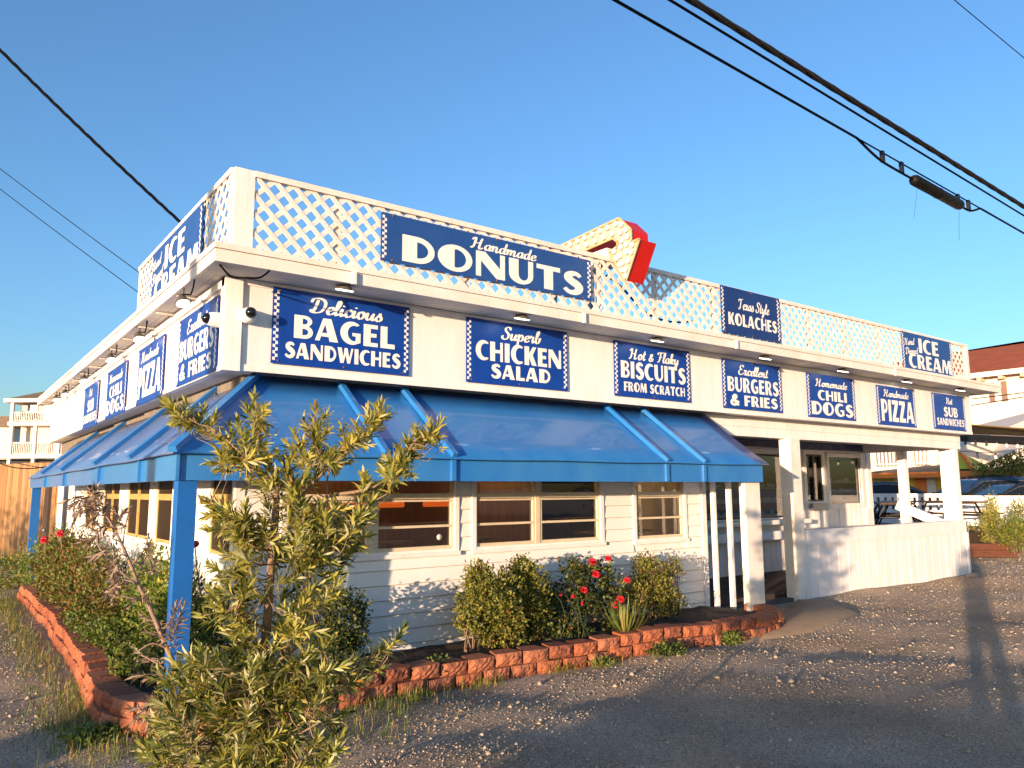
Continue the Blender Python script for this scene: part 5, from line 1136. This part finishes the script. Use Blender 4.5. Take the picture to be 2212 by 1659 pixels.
for a, c, y0, y1 in ((42, 65, 1178, 1222), (88, 112, 1183, 1225), (126, 150, 1185, 1228)):
    f = MB(); f.box(a*mpp-.08, c*mpp+.08, 1.14, 1.199, zz(y1, D1)-.08, zz(y0, D1)+.08, HT); f = f.build('window', HTRIM, t)
    g = MB(); g.box(a*mpp, c*mpp, 1.12, 1.139, zz(y1, D1), zz(y0, D1), HT); g.build('pane', HGL, f)
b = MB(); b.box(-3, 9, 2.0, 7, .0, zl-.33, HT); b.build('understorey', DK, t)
TEAL = mat('teal_chair', (.10, .30, .26), .6, var=.2)
for u, v, lab in ((.95, .55, 'teal chair on the upper balcony of the white beach house, left one'), (1.55, .5, 'teal chair on the upper balcony of the white beach house, right one')):
    c = HT(u, v, zu); q = thing('balcony_chair', lab, 'chair', c, 0, 'teal balcony chairs')
    b = MB(); b.box(u-.27, u+.27, v-.25, v+.25, zu+.38, zu+.44, HT); b.build('seat', TEAL, q)
    b = MB(); b.box(u-.27, u+.27, v+.2, v+.25, zu+.44, zu+1.0, HT); b.build('backrest', TEAL, q)
    for a, c2 in ((-.24, -.22), (.2, -.22), (-.24, .2), (.2, .2)):
        b = MB(); b.box(u+a, u+a+.05, v+c2, v+c2+.05, zu, zu+.38, HT); b.build('leg', TEAL, q)
O2, HT2 = hframe(80, -30); t = thing('beach_house', 'partly cut off tan roofed house at the left edge behind the stilted house', 'house', tuple(O2))
b = MB(); b.box(-6, 1.9, 0, 6, 0, zz(1250, 80), HT2); b.build('wall', HW, t)
b = MB(); P = [HT2(-6.5, -.4, zz(1250, 80)), HT2(2.3, -.4, zz(1250, 80)), HT2(2.3, 6, zz(1250, 80)), HT2(-6.5, 6, zz(1250, 80)), HT2(-4, 2.6, zz(1210, 80)), HT2(.6, 2.6, zz(1210, 80))]
b.add(P, [(0, 1, 5, 4), (1, 2, 5), (2, 3, 4, 5), (3, 0, 4), (0, 3, 2, 1)]); b.build('roof', mat('tan_roof', (.36, .24, .13), .9, var=.3, vscale=2), t)
b = MB(); b.box(-5, -4, -.05, 0, 4, 5.2, HT2); b.build('window', HGL, t)
b = MB(); b.tube(sag(onD(-60, 950, 24), onX(170, 985, 2.0), .5), .012, 5); tag(b.build('service_wire', CABLE), 'thin dark wire sagging across the far beach house to the shop fascia', 'wire')

# ------------------------------------------------------------------ background, right
XH = 50.0
ZE = px(onX, 2845, 1102, XH).z; YL = px(onX, 2500, 1250, XH).y; zb = px(onX, 2650, 1366, XH-1.4).z
t = thing('red_roof_house', 'large cream house with rust red hipped roof at the right edge', 'house', (XH, 20, 0))
TX = lambda u, o, z: (XH-o, u, z)
b = MB(); b.box(2, 30, -9, 0, 0, ZE, TX); b.build('wall', mat('cream_wall', (.76, .66, .54), .7, var=.06, vscale=2), t)
ap = px(onX, 2985, 1001, XH+5); b = MB()
P = [(XH-.8, 1, ZE), (XH-.8, 31, ZE), (XH+10, 31, ZE), (XH+10, 1, ZE), (XH+5, ap.y, ap.z), (XH+5, ap.y+7.5, ap.z-.2), (XH+5, ap.y-5, ap.z-.1)]
b.add(P, [(0, 6, 4, 5, 1), (1, 5, 2), (2, 5, 4, 6, 3), (3, 6, 0), (0, 1, 2, 3)]); b.build('roof', mat('rust_roof', (.30, .075, .03), .85, var=.25, vscale=1.5, bump=.3, bscale=12), t)
b = MB(); b.box(1, 31, .8, .86, ZE-.25, ZE+.05, TX); b.build('eave', HTRIM, t)
y = 17.0
while y < 24: b = MB(); b.box(y, y+.22, .02, .72, ZE-.42, ZE-.251, TX); b.build('eave_bracket', CREAM, t); y += 1.15
for x0, x1, y0, y1 in ((2896, 2918, 1123, 1179), (2932, 2955, 1118, 1176), (2934, 2954, 1240, 1282)):
    a, c = px(onX, x1, y1, XH), px(onX, x0, y0, XH)
    f = MB(); f.box(a.y-.12, c.y+.12, .0, .05, a.z-.12, c.z+.12, TX); f = f.build('window', HTRIM, t)
    g = MB(); g.box(a.y, c.y, .051, .07, a.z, c.z, TX); g.build('pane', mat('blind_glass', (.22, .14, .10), .4, var=.15), f)
b = MB(); b.box(15.5, 30, .01, 1.5, zb-.35, zb, TX); b.build('deck', HTRIM, t)
b = MB(); b.box(15.5, 30, 1.42, 1.5, zb+1.02, zb+1.1, TX); b.box(15.5, 30, 1.43, 1.49, zb+.12, zb+.2, TX); y = 15.5
while y < 30: b.box(y, y+.12, 1.44, 1.48, zb+.2, zb+1.02, TX); y += .24
b.build('railing', HTRIM, t)
for pxx in (2562, 2674, 2742, 2800):
    y = px(onX, pxx, 1400, XH-1.4).y; b = MB(); b.box(y-.16, y+.16, 1.3, 1.62, 0, zb+1.3, TX); b.build('post', HTRIM, t)
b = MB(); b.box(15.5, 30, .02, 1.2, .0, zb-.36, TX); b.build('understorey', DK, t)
for q0, q1, lab in (((2098, 862), (2330, 834), 'upper of two thin wires crossing the cream house'), ((2098, 876), (2330, 838), 'lower of two thin wires crossing the cream house')):
    b = MB(); b.tube([onX(*q0, 20), onX(*q1, 20)], .012, 5); tag(b.build('service_wire', CABLE), lab, 'wire', 'thin wires in front of the cream house')
# colourful cottage
XC = 38.0; YEL = mat('cottage_yellow', (.72, .50, .05), .6, var=.1); ORA = mat('cottage_orange', (.75, .20, .03), .6, var=.1); LIM = mat('cottage_lime', (.50, .55, .06), .6, var=.1); BRR = mat('cottage_roof', (.20, .14, .08), .9, var=.3)
TC = lambda u, o, z: (XC-o, u, z)
y0, y1 = px(onX, 2895, 1380, XC).y, px(onX, 2540, 1380, XC).y; zE = px(onX, 2740, 1386, XC).z
t = thing('cottage', 'yellow and orange painted cottage with brown roof beyond the parked cars', 'cottage', (XC, (y0+y1)/2, 0))
b = MB(); b.box(y0, y1, -5, 0, 0, zE, TC); b.build('wall', YEL, t)
b = MB(); P = [(XC-1.0, y0-.6, zE), (XC-1.0, y1+.6, zE), (XC+5.5, y1+.6, zE), (XC+5.5, y0-.6, zE), (XC+2, y0+2.2, zE+.42), (XC+2, y1-2, zE+.42)]
b.add(P, [(0, 4, 5, 1), (1, 5, 2), (2, 5, 4, 3), (3, 4, 0), (0, 1, 2, 3)]); b.build('roof', BRR, t)
b = MB(); b.box(y0-.65, y1+.65, 1.0, 1.06, zE-.22, zE+.04, TC); b.build('fascia', ORA, t)
g0, g1, g2 = px(onX, 2800, 1302, XC-.4), px(onX, 2760, 1375, XC-.4), px(onX, 2852, 1374, XC-.4)
b = MB(); b.prism([(g1.y, g1.z), (g2.y, g2.z), (g0.y, g0.z)], lambda y, z: (XC-.4, y, z), lambda y, z: (XC+1.4, y, z)); b.build('gable', LIM, t)
b = MB(); b.bar(g0-Vector((.06, 0, 0)), g1-Vector((.06, 0, 0)), .12, .26, (1, 0, 0)); b.bar(g0-Vector((.06, 0, 0)), g2-Vector((.06, 0, 0)), .12, .26, (1, 0, 0)); b.build('gable_trim', ORA, t)
for pxx, w, m, nm in ((2628, .10, HTRIM, 'porch_post'), (2655, .28, ORA, 'panel'), (2700, .55, ORA, 'panel'), (2720, .16, ORA, 'panel'), (2650, .10, LIM, 'panel'), (2728, .3, HTRIM, 'door'), (2830, .30, HTRIM, 'door'), (2862, .8, HTRIM, 'window'), (2812, .2, ORA, 'panel'), (2845, .12, ORA, 'panel'), (2740, .12, HTRIM, 'porch_post')):
    y = px(onX, pxx, 1420, XC).y; b = MB(); b.box(y-w/2, y+w/2, .01, .08+.01*random.random(), 0 if nm != 'window' else 1.0, zE-.23, TC); b.build(nm, m, t)
ym = px(onX, 2585, 1420, XC).y; b = MB(); b.box(ym-1.2, ym+1.6, .01, .05, .8, zE-.5, TC); b.build('window', DK, t)
# fence, cars, sails
t = thing('board_fence', 'white vertical board fence with flat cap right of the shop', 'fence', (25, 8, 0))
zf = px(onX, 2900, 1452, 25).z
fy1 = px(onX, 2812, 1452, 25).y+.3
fence_run(t, (25, 3, 0), (25, fy1, 0), -.05, zf-.05, .135, .012, [WHITE, WHITE, WHITEOLD])
b = MB(); b.box(24.93, 25.1, 3, fy1, zf-.045, zf); b.box(24.955, 24.99, 3, fy1, zf-.2, zf-.05); b.build('cap', WHITE, t)
t = thing('deck_railing', 'grey white railing with rows of square holes behind the picnic tables', 'railing', (25.5, 13, 0))
b = MB(); zf2 = px(onX, 2600, 1446, 25.5).z
b.box(25.48, 25.56, fy1+.4, 17, zf2-.12, zf2); b.box(25.48, 25.56, fy1+.4, 17, zf2-.36, zf2-.30); b.box(25.48, 25.56, fy1+.4, 17, .6, zf2-.52); y = fy1+.4
while y < 17: b.box(25.485, 25.555, y, y+.13, zf2-.30, zf2-.12); b.box(25.485, 25.555, y, y+.13, zf2-.52, zf2-.36); y += .24
b.build('panel', WHITE, t)
b = MB(); b.box(26.2, 34, 1, 26, -.05, .32); o = b.build('parking_lot', GRAV); o['kind'] = 'structure'
b = MB(); b.box(17.55, 25.2, 8.9, 17, -.05, .62); o = b.build('dining_deck', TABLEW); o['kind'] = 'structure'
def make_car(name, label, loc, rot, paint, prof, cab, W, wheels, cat='car', rack=False, door=False):
    """local: x forward, y left, z up; prof lower body outline, cab greenhouse outline (x, z) rear to front"""
    t = thing(name, label, cat, loc, rot, None); hw = W/2
    b = MB(); b.prism(prof, lambda x, z: (x, -hw, z), lambda x, z: (x, hw, z)); o = b.build('body', paint, t)
    bv = o.modifiers.new('bevel', 'BEVEL'); bv.width = .05; bv.segments = 2; bv.limit_method = 'ANGLE'
    zt = max(p[1] for p in cab); zb_ = min(p[1] for p in cab); f = lambda z: hw-.03-.2*(z-zb_)/(zt-zb_)
    b = MB(); n = len(cab); V = [(x, -f(z), z) for x, z in cab]+[(x, f(z), z) for x, z in cab]
    b.add(V, [tuple(range(n)), tuple(range(2*n-1, n-1, -1))]+[(i, (i+1) % n, n+(i+1) % n, n+i) for i in range(n)]); o = b.build('cabin', paint, t)
    bv = o.modifiers.new('bevel', 'BEVEL'); bv.width = .04; bv.segments = 2
    cx_ = sum(p[0] for p in cab)/n; cz = (zt+zb_)/2+.02; ins = [(cx_+(x-cx_)*.90, cz+(z-cz)*.72) for x, z in cab]
    for s in (-1, 1):
        b = MB(); b.add([(x, s*(f(z)+.008), z) for x, z in ins], [tuple(range(n))]); b.build('side_window', CARG, t)
        b = MB(); P = [(x, s*(f(z)+.010), z) for x, z in ins]; b.tube(P+[P[0]], .012, 5); b.build('window_trim', STEEL, t)
    def wind(i, j, nm):
        a, c = cab[i], cab[j]; d = Vector((a[1]-c[1], 0, c[0]-a[0])).normalized()*.012
        if nm == 'windscreen' and d.x < 0: d = -d
        if nm == 'rear_window' and d.x > 0: d = -d
        q = lambda p, e, k: (p[0]*(1-k)+e[0]*k+d.x, p[1]*(1-k)+e[1]*k+d.z)
        lo, hi = q(a, c, .12), q(a, c, .9); b = MB()
        b.add([(lo[0], -f(lo[1])+.08, lo[1]), (lo[0], f(lo[1])-.08, lo[1]), (hi[0], f(hi[1])-.08, hi[1]), (hi[0], -f(hi[1])+.08, hi[1])], [(0, 1, 2, 3)]); b.build(nm, CARG, t)
    wind(n-1, n-2, 'windscreen'); wind(0, 1, 'rear_window')
    xf = max(p[0] for p in prof); xr = min(p[0] for p in prof)
    for s in (-1, 1):
        b = MB(); b.box(xf-.06, xf+.012, s*hw*.62-.2, s*hw*.62+.2, .62, .78); b.build('headlight', mat('headlight', (.7, .7, .66), .2, var=.1), t)
        b = MB(); b.box(xr-.012, xr+.06, s*hw*.72-.14, s*hw*.72+.14, .75, .98); b.build('tail_light', mat('tail_red', (.5, .01, .01), .25, var=.1), t)
        for x in wheels:
            b = MB(); b.lathe([(.20, -.1), (.33, -.1), (.345, -.07), (.345, .07), (.33, .1), (.20, .1)], (x, s*(hw-.08), .345), (0, s, 0), 20); w_ = b.build('wheel', mat('tyre', (.02, .02, .02), .85, var=.2), t)
            b = MB(); b.lathe([(.20, .06), (.21, .105), (.05, .09), (.04, .11)], (x, s*(hw-.08), .345), (0, s, 0), 16); b.build('rim', STEEL, w_)
        b = MB(); mx = cab[-1][0]-.25; b.box(mx, mx+.12, s*(hw+.02)-.09, s*(hw+.02)+.09, zb_+.05, zb_+.2); b.build('mirror', BLACKP, t)
        if rack:
            b = MB(); P = [(cab[1][0]+.15, s*(f(zt)-.08), zt), (cab[1][0]+.25, s*(f(zt)-.08), zt+.07), (cab[-2][0]-.45, s*(f(zt)-.08), zt+.07), (cab[-2][0]-.3, s*(f(zt)-.08), zt)]; b.tube(P, .018, 6); b.build('roof_rail', BLACKP, t)
    if door:
        b = MB(); L = [Vector((.75, hw+.02, .35)), Vector((.35, hw+.95, .35)), Vector((.35, hw+.95, 1.0)), Vector((.75, hw+.02, 1.0))]; o_ = Vector((.05, .03, 0))
        b.hexa([L[0], L[1], L[0]+o_, L[1]+o_, L[3], L[2], L[3]+o_, L[2]+o_]); dd = b.build('door', paint, t)
        b = MB(); b.tube([L[2], L[2].lerp(L[3], .12)+Vector((0, 0, .42)), L[2].lerp(L[3], .55)+Vector((0, 0, .46)), L[3]+Vector((0, 0, .02))], .03, 6); b.build('door_frame', paint, dd)
        b = MB(); b.add([L[2], L[3], L[2].lerp(L[3], .55)+Vector((0, 0, .44)), L[2].lerp(L[3], .12)+Vector((0, 0, .4))], [(0, 1, 2, 3)]); b.build('door_glass', GLASSC, dd)
        b = MB(); b.box(.78, .9, hw+.15, hw+.4, 1.0, 1.17); b.build('mirror', BLACKP, dd)
    return t
SUVP = [(-2.35, .35), (2.3, .35), (2.4, .55), (2.38, .85), (2.1, 1.02), (1.15, 1.10), (-2.38, 1.08), (-2.42, .7)]; SUVC = [(-2.36, 1.06), (-2.12, 1.72), (-.9, 1.79), (.25, 1.74), (1.18, 1.08)]
SEDP = [(-2.25, .3), (2.2, .3), (2.35, .5), (2.3, .72), (1.95, .86), (1.0, .95), (-1.5, .98), (-2.25, .95), (-2.32, .6)]; SEDC = [(-1.75, .95), (-.85, 1.40), (-.25, 1.46), (.25, 1.42), (1.15, .94)]
CNAVY = mat('car_navy', (.012, .028, .075), .22, var=.15, coat=.6); CBLK = mat('car_black', (.012, .012, .015), .2, var=.15, coat=.6); CRED = mat('car_red', (.22, .012, .016), .25, var=.15, coat=.6); CGRY = mat('car_charcoal', (.035, .04, .05), .25, var=.15, coat=.6)
rotc = rad(143)
def carpos(pxx, d, z): p = onD(pxx*K, 1060, d); return (p.x, p.y, z)
make_car('parked_car', 'dark navy sport utility car with roof rails and open front door', carpos(2858, 28.5, .32), rotc, CNAVY, SUVP, SUVC, 1.9, (-1.45, 1.45), rack=True, door=True)
make_car('parked_car', 'black saloon car with silver window trim at the right edge behind the white fence', carpos(2965, 26.0, .42), rotc, CBLK, SEDP, SEDC, 1.8, (-1.35, 1.4))
make_car('parked_car', 'charcoal saloon car seen between the porch posts', carpos(2568, 28.0, .5), rad(120), CGRY, SEDP, SEDC, 1.8, (-1.35, 1.4))
make_car('parked_car', 'dark red car cut off by the right edge of the view', carpos(3085, 31, .5), rad(160), CRED, SUVP, SUVC, 1.9, (-1.45, 1.45))
def picnic(loc, rot, label):
    t = thing('picnic_table', label, 'table', loc, rot, 'dark picnic tables on the dining deck')
    b = MB()
    for i in range(5): b.box(-.95, .95, -.38+i*.155, -.38+i*.155+.145, .73, .77)
    b.build('tabletop', TABLEW, t)
    for s in (-1, 1):
        b = MB(); b.box(-.95, .95, s*.68-.13, s*.68+.13, .43, .47); b.build('bench', TABLEW, t)
        b = MB(); x = s*.65; b.tube([(x, -.62, 0), (x, -.25, .72), (x, .25, .72), (x, .62, 0)], .028, 7); b.tube([(x, -.72, .41), (x, .72, .41)], .026, 7); b.build('leg', BLACKP, t)
    return t
picnic((19.6, 10.0, .62), rad(35), 'nearest dark picnic table seen through the porch opening')
picnic((21.6, 10.9, .62), rad(20), 'dark picnic table in the middle of the dining deck')
picnic((22.6, 9.9, .62), rad(60), 'dark picnic table beside the white handrail at the right of the deck')
SAILC = mat('sail_cream', (.72, .62, .50), .7, var=.06, vscale=1); SAILB = mat('sail_brown', (.24, .15, .04), .7, var=.15)
def slab(name, label, cat, pts, m, th=(0, 0, .02)):
    b = MB(); n = len(pts); T = Vector(th); V = list(pts)+[p+T for p in pts]
    b.add(V, [tuple(range(n)), tuple(range(2*n-1, n-1, -1))]+[(i, (i+1) % n, n+(i+1) % n, n+i) for i in range(n)]); return tag(b.build(name, m), label, cat)
slab('shade_sail', 'large cream shade sail stretched over the yard right of the shop', 'shade sail', [px(onX, 2800, 1318, 24), px(onX, 2884, 1360, 25), px(onX, 3000, 1306, 24), px(onX, 3130, 1240, 22), px(onX, 3130, 1180, 30), px(onX, 2800, 1262, 31)], SAILC, (.02, 0, .02))
slab('canopy', 'olive brown canopy edge behind the right end of the shop fascia', 'canopy', [px(onX, 2800, 1243, 21), px(onX, 3060, 1262, 19.5), px(onX, 3060, 1281, 21), px(onX, 2800, 1270, 23)], SAILB, (0, 0, .03))
b = MB(); a, c = px(onX, 2805, 1282, 21.5), px(onX, 3080, 1296, 20.5); b.bar(a, c, .08, .20); tag(b.build('canopy_beam', BLACKP), 'black beam carrying string lights under the brown canopy', 'beam')
BULBG = emit('string_bulb', (.95, .8, .5), .25)
def string(label, pts, bx, r=.035):
    t = thing('string_lights', label, 'string lights', tuple(pts[0])); b = MB(); b.tube(pts, .008, 5); b.build('wire', BLACKP, t)
    for p in bx:
        b = MB(); b.lathe([(.018, 0), (.02, -.06), (.012, -.07)], p, (0, 0, 1), 8); b.build('socket', BLACKP, t)
        b = MB(); b.ball(p+Vector((0, 0, -.11)), r, 8, (1, 1, 1.3)); b.build('bulb', CGRY if random.random() < .5 else BULBG, t)
string('string of bulbs hung below the cream shade sail', [px(onX, 2812, 1322, 20.5), px(onX, 2900, 1327, 20.5), px(onX, 3090, 1328, 20)], [px(onX, q, 1326, 20.45) for q in (2863, 2916, 2970, 3030)])
string('string of bulbs hung along the black beam', [px(onX, 2812, 1282, 20.6), px(onX, 2900, 1287, 20.4), px(onX, 3080, 1300, 20)], [px(onX, q, 1285+(q-2812)*.05, 20.4) for q in (2827, 2857, 2889, 2919, 2948, 2980)])
# planter and plants by the fence
c0, c1 = px(onZ, 2838, 1634, 0), px(onZ, 2975, 1634, 0)
t = thing('planter_box', 'reddish brown timber planter box by the white fence', 'planter', tuple(c0.lerp(c1, .5)))
PLM = mat('planter_wood', (.12, .038, .02), .8, col2=(.07, .025, .014), vscale=4, stretch=(1, 1, 5), bump=.2)
d = (c1-c0).normalized(); q = Vector((-d.y, d.x, 0))*(-1)
if q.dot(FW) < 0: q = -q
c0, c1 = c0-d*.05, c1+d*.05
for k in range(2):
    b = MB(); z = .02+k*.17
    b.bar(c0+Vector((0, 0, z+.08)), c1+Vector((0, 0, z+.08)), .05, .16); b.bar(c0+q*.9+Vector((0, 0, z+.08)), c1+q*.9+Vector((0, 0, z+.08)), .05, .16); b.bar(c0+Vector((0, 0, z+.08)), c0+q*.9+Vector((0, 0, z+.08)), .05, .16); b.bar(c1+Vector((0, 0, z+.08)), c1+q*.9+Vector((0, 0, z+.08)), .05, .16); b.build('board', PLM, t)
m = c0.lerp(c1, .5)+q*.45; b = MB(); b.ball((m.x, m.y, .12), .5, 12, (1.1, .9, .5)); b.build('soil', SOIL, t)
def P3(x, y, d): return tuple(onD(x*K, y*K, d))
bush('planter_shrub', 'tall thin leafed shrub growing in the planter against the white fence', 'shrub', [(*P3(2905, 1500, 20), .22, .22, .62), (*P3(2900, 1540, 20), .3, .3, .42)], 1300, .07, .03, [LF_B2, LF_Y, LF_B], [.4, .3, .3], 6, shell=.1)
bush('planter_shrub', 'broad bush spilling out of the planter at the right edge', 'shrub', [(*P3(2965, 1560, 19.2), .5, .45, .42), (*P3(2992, 1515, 19.5), .3, .3, .5)], 2600, .065, .028, [LF_B2, LF_B, LF_BR], [.35, .35, .3], 6, shell=.25)
bush('planter_shrub', 'small sprig by the corner of the shop low wall', 'shrub', [(*P3(2842, 1560, 20.5), .22, .22, .34), (*P3(2872, 1580, 20), .3, .3, .24)], 700, .07, .03, [LF_B2, LF_B], [.5, .5], 5, shell=.1)
bush('round_tree', 'dense round green tree rising behind the parked cars at the right edge', 'tree', [(*P3(2925, 1372, 33), 1.05, 1.0, .85), (*P3(2975, 1378, 33), 1.0, 1.0, .8), (*P3(2950, 1345, 33), .7, .8, .6), (*P3(2895, 1395, 32.5), .7, .7, .5), (*P3(3040, 1390, 33), 1.5, 1.2, .8)], 7000, .10, .05, [LF_B, LF_G, LF_D, LF_Y], [.42, .25, .2, .13], 6, shell=.45)
p = px(onZ, 2852, 1692, .0); b = MB(); b.ball((p.x, p.y, .02), .16, 10, (1.3, .8, .45)); tag(b.build('rock', mat('rock_grey', (.30, .26, .21), .9, var=.4, bump=.6)), 'flat grey rock on the gravel by the low wall corner', 'rock')

# ------------------------------------------------------------------ what stands behind the camera and throws the long shadows
VANP = [(-2.6, .3), (2.5, .3), (2.65, .5), (2.6, .8), (2.1, 1.02), (-2.62, 1.02)]; VANC = [(-2.6, 1.0), (-2.56, 1.38), (-1, 1.46), (2.05, 1.40), (2.45, 1.0)]
pc = nL*.42+tL*(-14.3)
make_car('shadow_van', 'white boxy van added unseen behind the viewer to shade the gravel', (pc.x, pc.y, 0), SUN_AZ+rad(90), WHITE, VANP, VANC, 1.9, (-1.6, 1.6), 'van')  # added shadow caster, its height set by where the gravel shade ends
cc = nL*21.0+tL*(-8)
bush('shade_tree', 'broad low tree left of the view shading the wooden fence', 'tree', [(cc.x, cc.y, 1.5, 1.6, 1.8, 1.4), (cc.x-1.2, cc.y+2.6, 2.4, 1.2, 1.2, 1.4), (cc.x-1.5, cc.y+4.2, 4.2, 1.5, 1.6, 1.6)], 6000, .14, .07, [LF_B, LF_D], [.6, .4], 6, shell=.2)
# across the road, mirrored in the front windows
def opposite():
    t = thing('opposite_house', 'brown gabled house across the road behind the viewer', 'house', (22, -26, 0))
    b = MB(); b.box(16, 28, -32, -26, 0, 4.2); b.build('wall', mat('opposite_wall', (.25, .13, .07), .8, var=.2), t)
    b = MB(); b.prism([(15.4, 4.2), (28.6, 4.2), (22, 7.6)], lambda x, z: (x, -32.4, z), lambda x, z: (x, -25.6, z)); b.build('roof', mat('opposite_roof', (.10, .08, .07), .9, var=.3), t)
    for x in (18, 21, 25):
        b = MB(); b.box(x, x+1.4, -25.99, -25.94, 1.2, 2.8); b.build('window', HGL, t)
opposite()
bush('roadside_tree', 'dark tree across the road behind the viewer', 'tree', [(12.5, -22, 4.2, 1.8, 1.8, 2.2), (13.4, -22, 2.6, 1.6, 1.4, 1.2)], 2500, .25, .14, [LF_D, LF_B], [.7, .3], 6)
bush('roadside_tree', 'broad dark tree across the road near the brown gabled house', 'tree', [(34, -20, 3.6, 3, 2, 3)], 1800, .3, .16, [LF_D, LF_B], [.7, .3], 6)
bush('roadside_tree', 'wide dark tree across the road left of the brown gabled house', 'tree', [(6, -30, 3.2, 4, 2, 3)], 1800, .3, .16, [LF_D, LF_B], [.7, .3], 6)
t = thing('road_sign', 'rectangular road sign on a steel post behind the viewer', 'sign', (9.2, -8, 0))
b = MB(); b.tube([(9.2, -8, 0), (9.2, -8, 2.9)], .035, 8); b.build('post', STEEL, t)
b = MB(); b.box(8.95, 9.45, -8.06, -8.04, 2.2, 2.9); b.build('plate', STEEL, t)
def person():
    f = Vector((math.cos(_a), math.sin(_a), 0)); r = Vector((f.y, -f.x, 0)); o = Vector((0, 0, 0))-f*.36-r*.02
    t = thing('person', 'person in dark trousers and grey shirt holding up a phone behind the viewpoint', 'person', tuple(o))
    def at(a, b_, z): return o+r*a+f*b_+Vector((0, 0, z))
    J = [(at(0, 0, .95), .15), (at(0, 0, 1.15), .14), (at(0, .0, 1.38), .16), (at(0, .0, 1.50), .065), (at(0, .03, 1.60), .085), (at(0, .03, 1.72), .095)]
    E = [(0, 1), (1, 2), (2, 3), (3, 4), (4, 5)]
    for s in (-1, 1):
        k = len(J); J += [(at(s*.10, 0, .88), .10), (at(s*.13, .02, .50), .068), (at(s*.15, 0, .10), .048), (at(s*.16, .13, .04), .045)]; E += [(0, k), (k, k+1), (k+1, k+2), (k+2, k+3)]
        k = len(J); J += [(at(s*.19, .0, 1.42), .065), (at(s*.27, .06, 1.20), .05), (at(s*.10, .24, 1.52), .035), (at(s*.06, .27, 1.62), .03)]; E += [(2, k), (k, k+1), (k+1, k+2), (k+2, k+3)]
    me = bpy.data.meshes.new('body'); me.from_pydata([tuple(p-o) for p, _ in J], E, []); ob = bpy.data.objects.new('body', me); COL.objects.link(ob); ob.parent = t
    sk = ob.modifiers.new('skin', 'SKIN')
    for i, (_, rr) in enumerate(J): me.skin_vertices[0].data[i].radius = (rr, rr)
    me.skin_vertices[0].data[0].use_root = True
    ob.modifiers.new('sub', 'SUBSURF').levels = 2; me.materials.append(mat('grey_shirt', (.16, .16, .17), .8, var=.2))
    b = MB(); h = at(0, .03, 1.70); b.ball(h+Vector((0, 0, .03)), .115, 14, (.85, .95, 1.05)); b.build('hair', mat('dark_hair', (.03, .02, .015), .7, var=.3), t)
    b = MB(); c = at(0, .30, 1.66); b.bar(c-r*.075, c+r*.075, .01, .075); tag(b.build('phone', BLACKP), 'black phone held up in both hands behind the viewpoint', 'phone')
person()
for o in list(S.objects):
    if o.type == 'MESH' and o.data.users == 1 and not o.data.polygons and not o.modifiers: bpy.data.objects.remove(o)
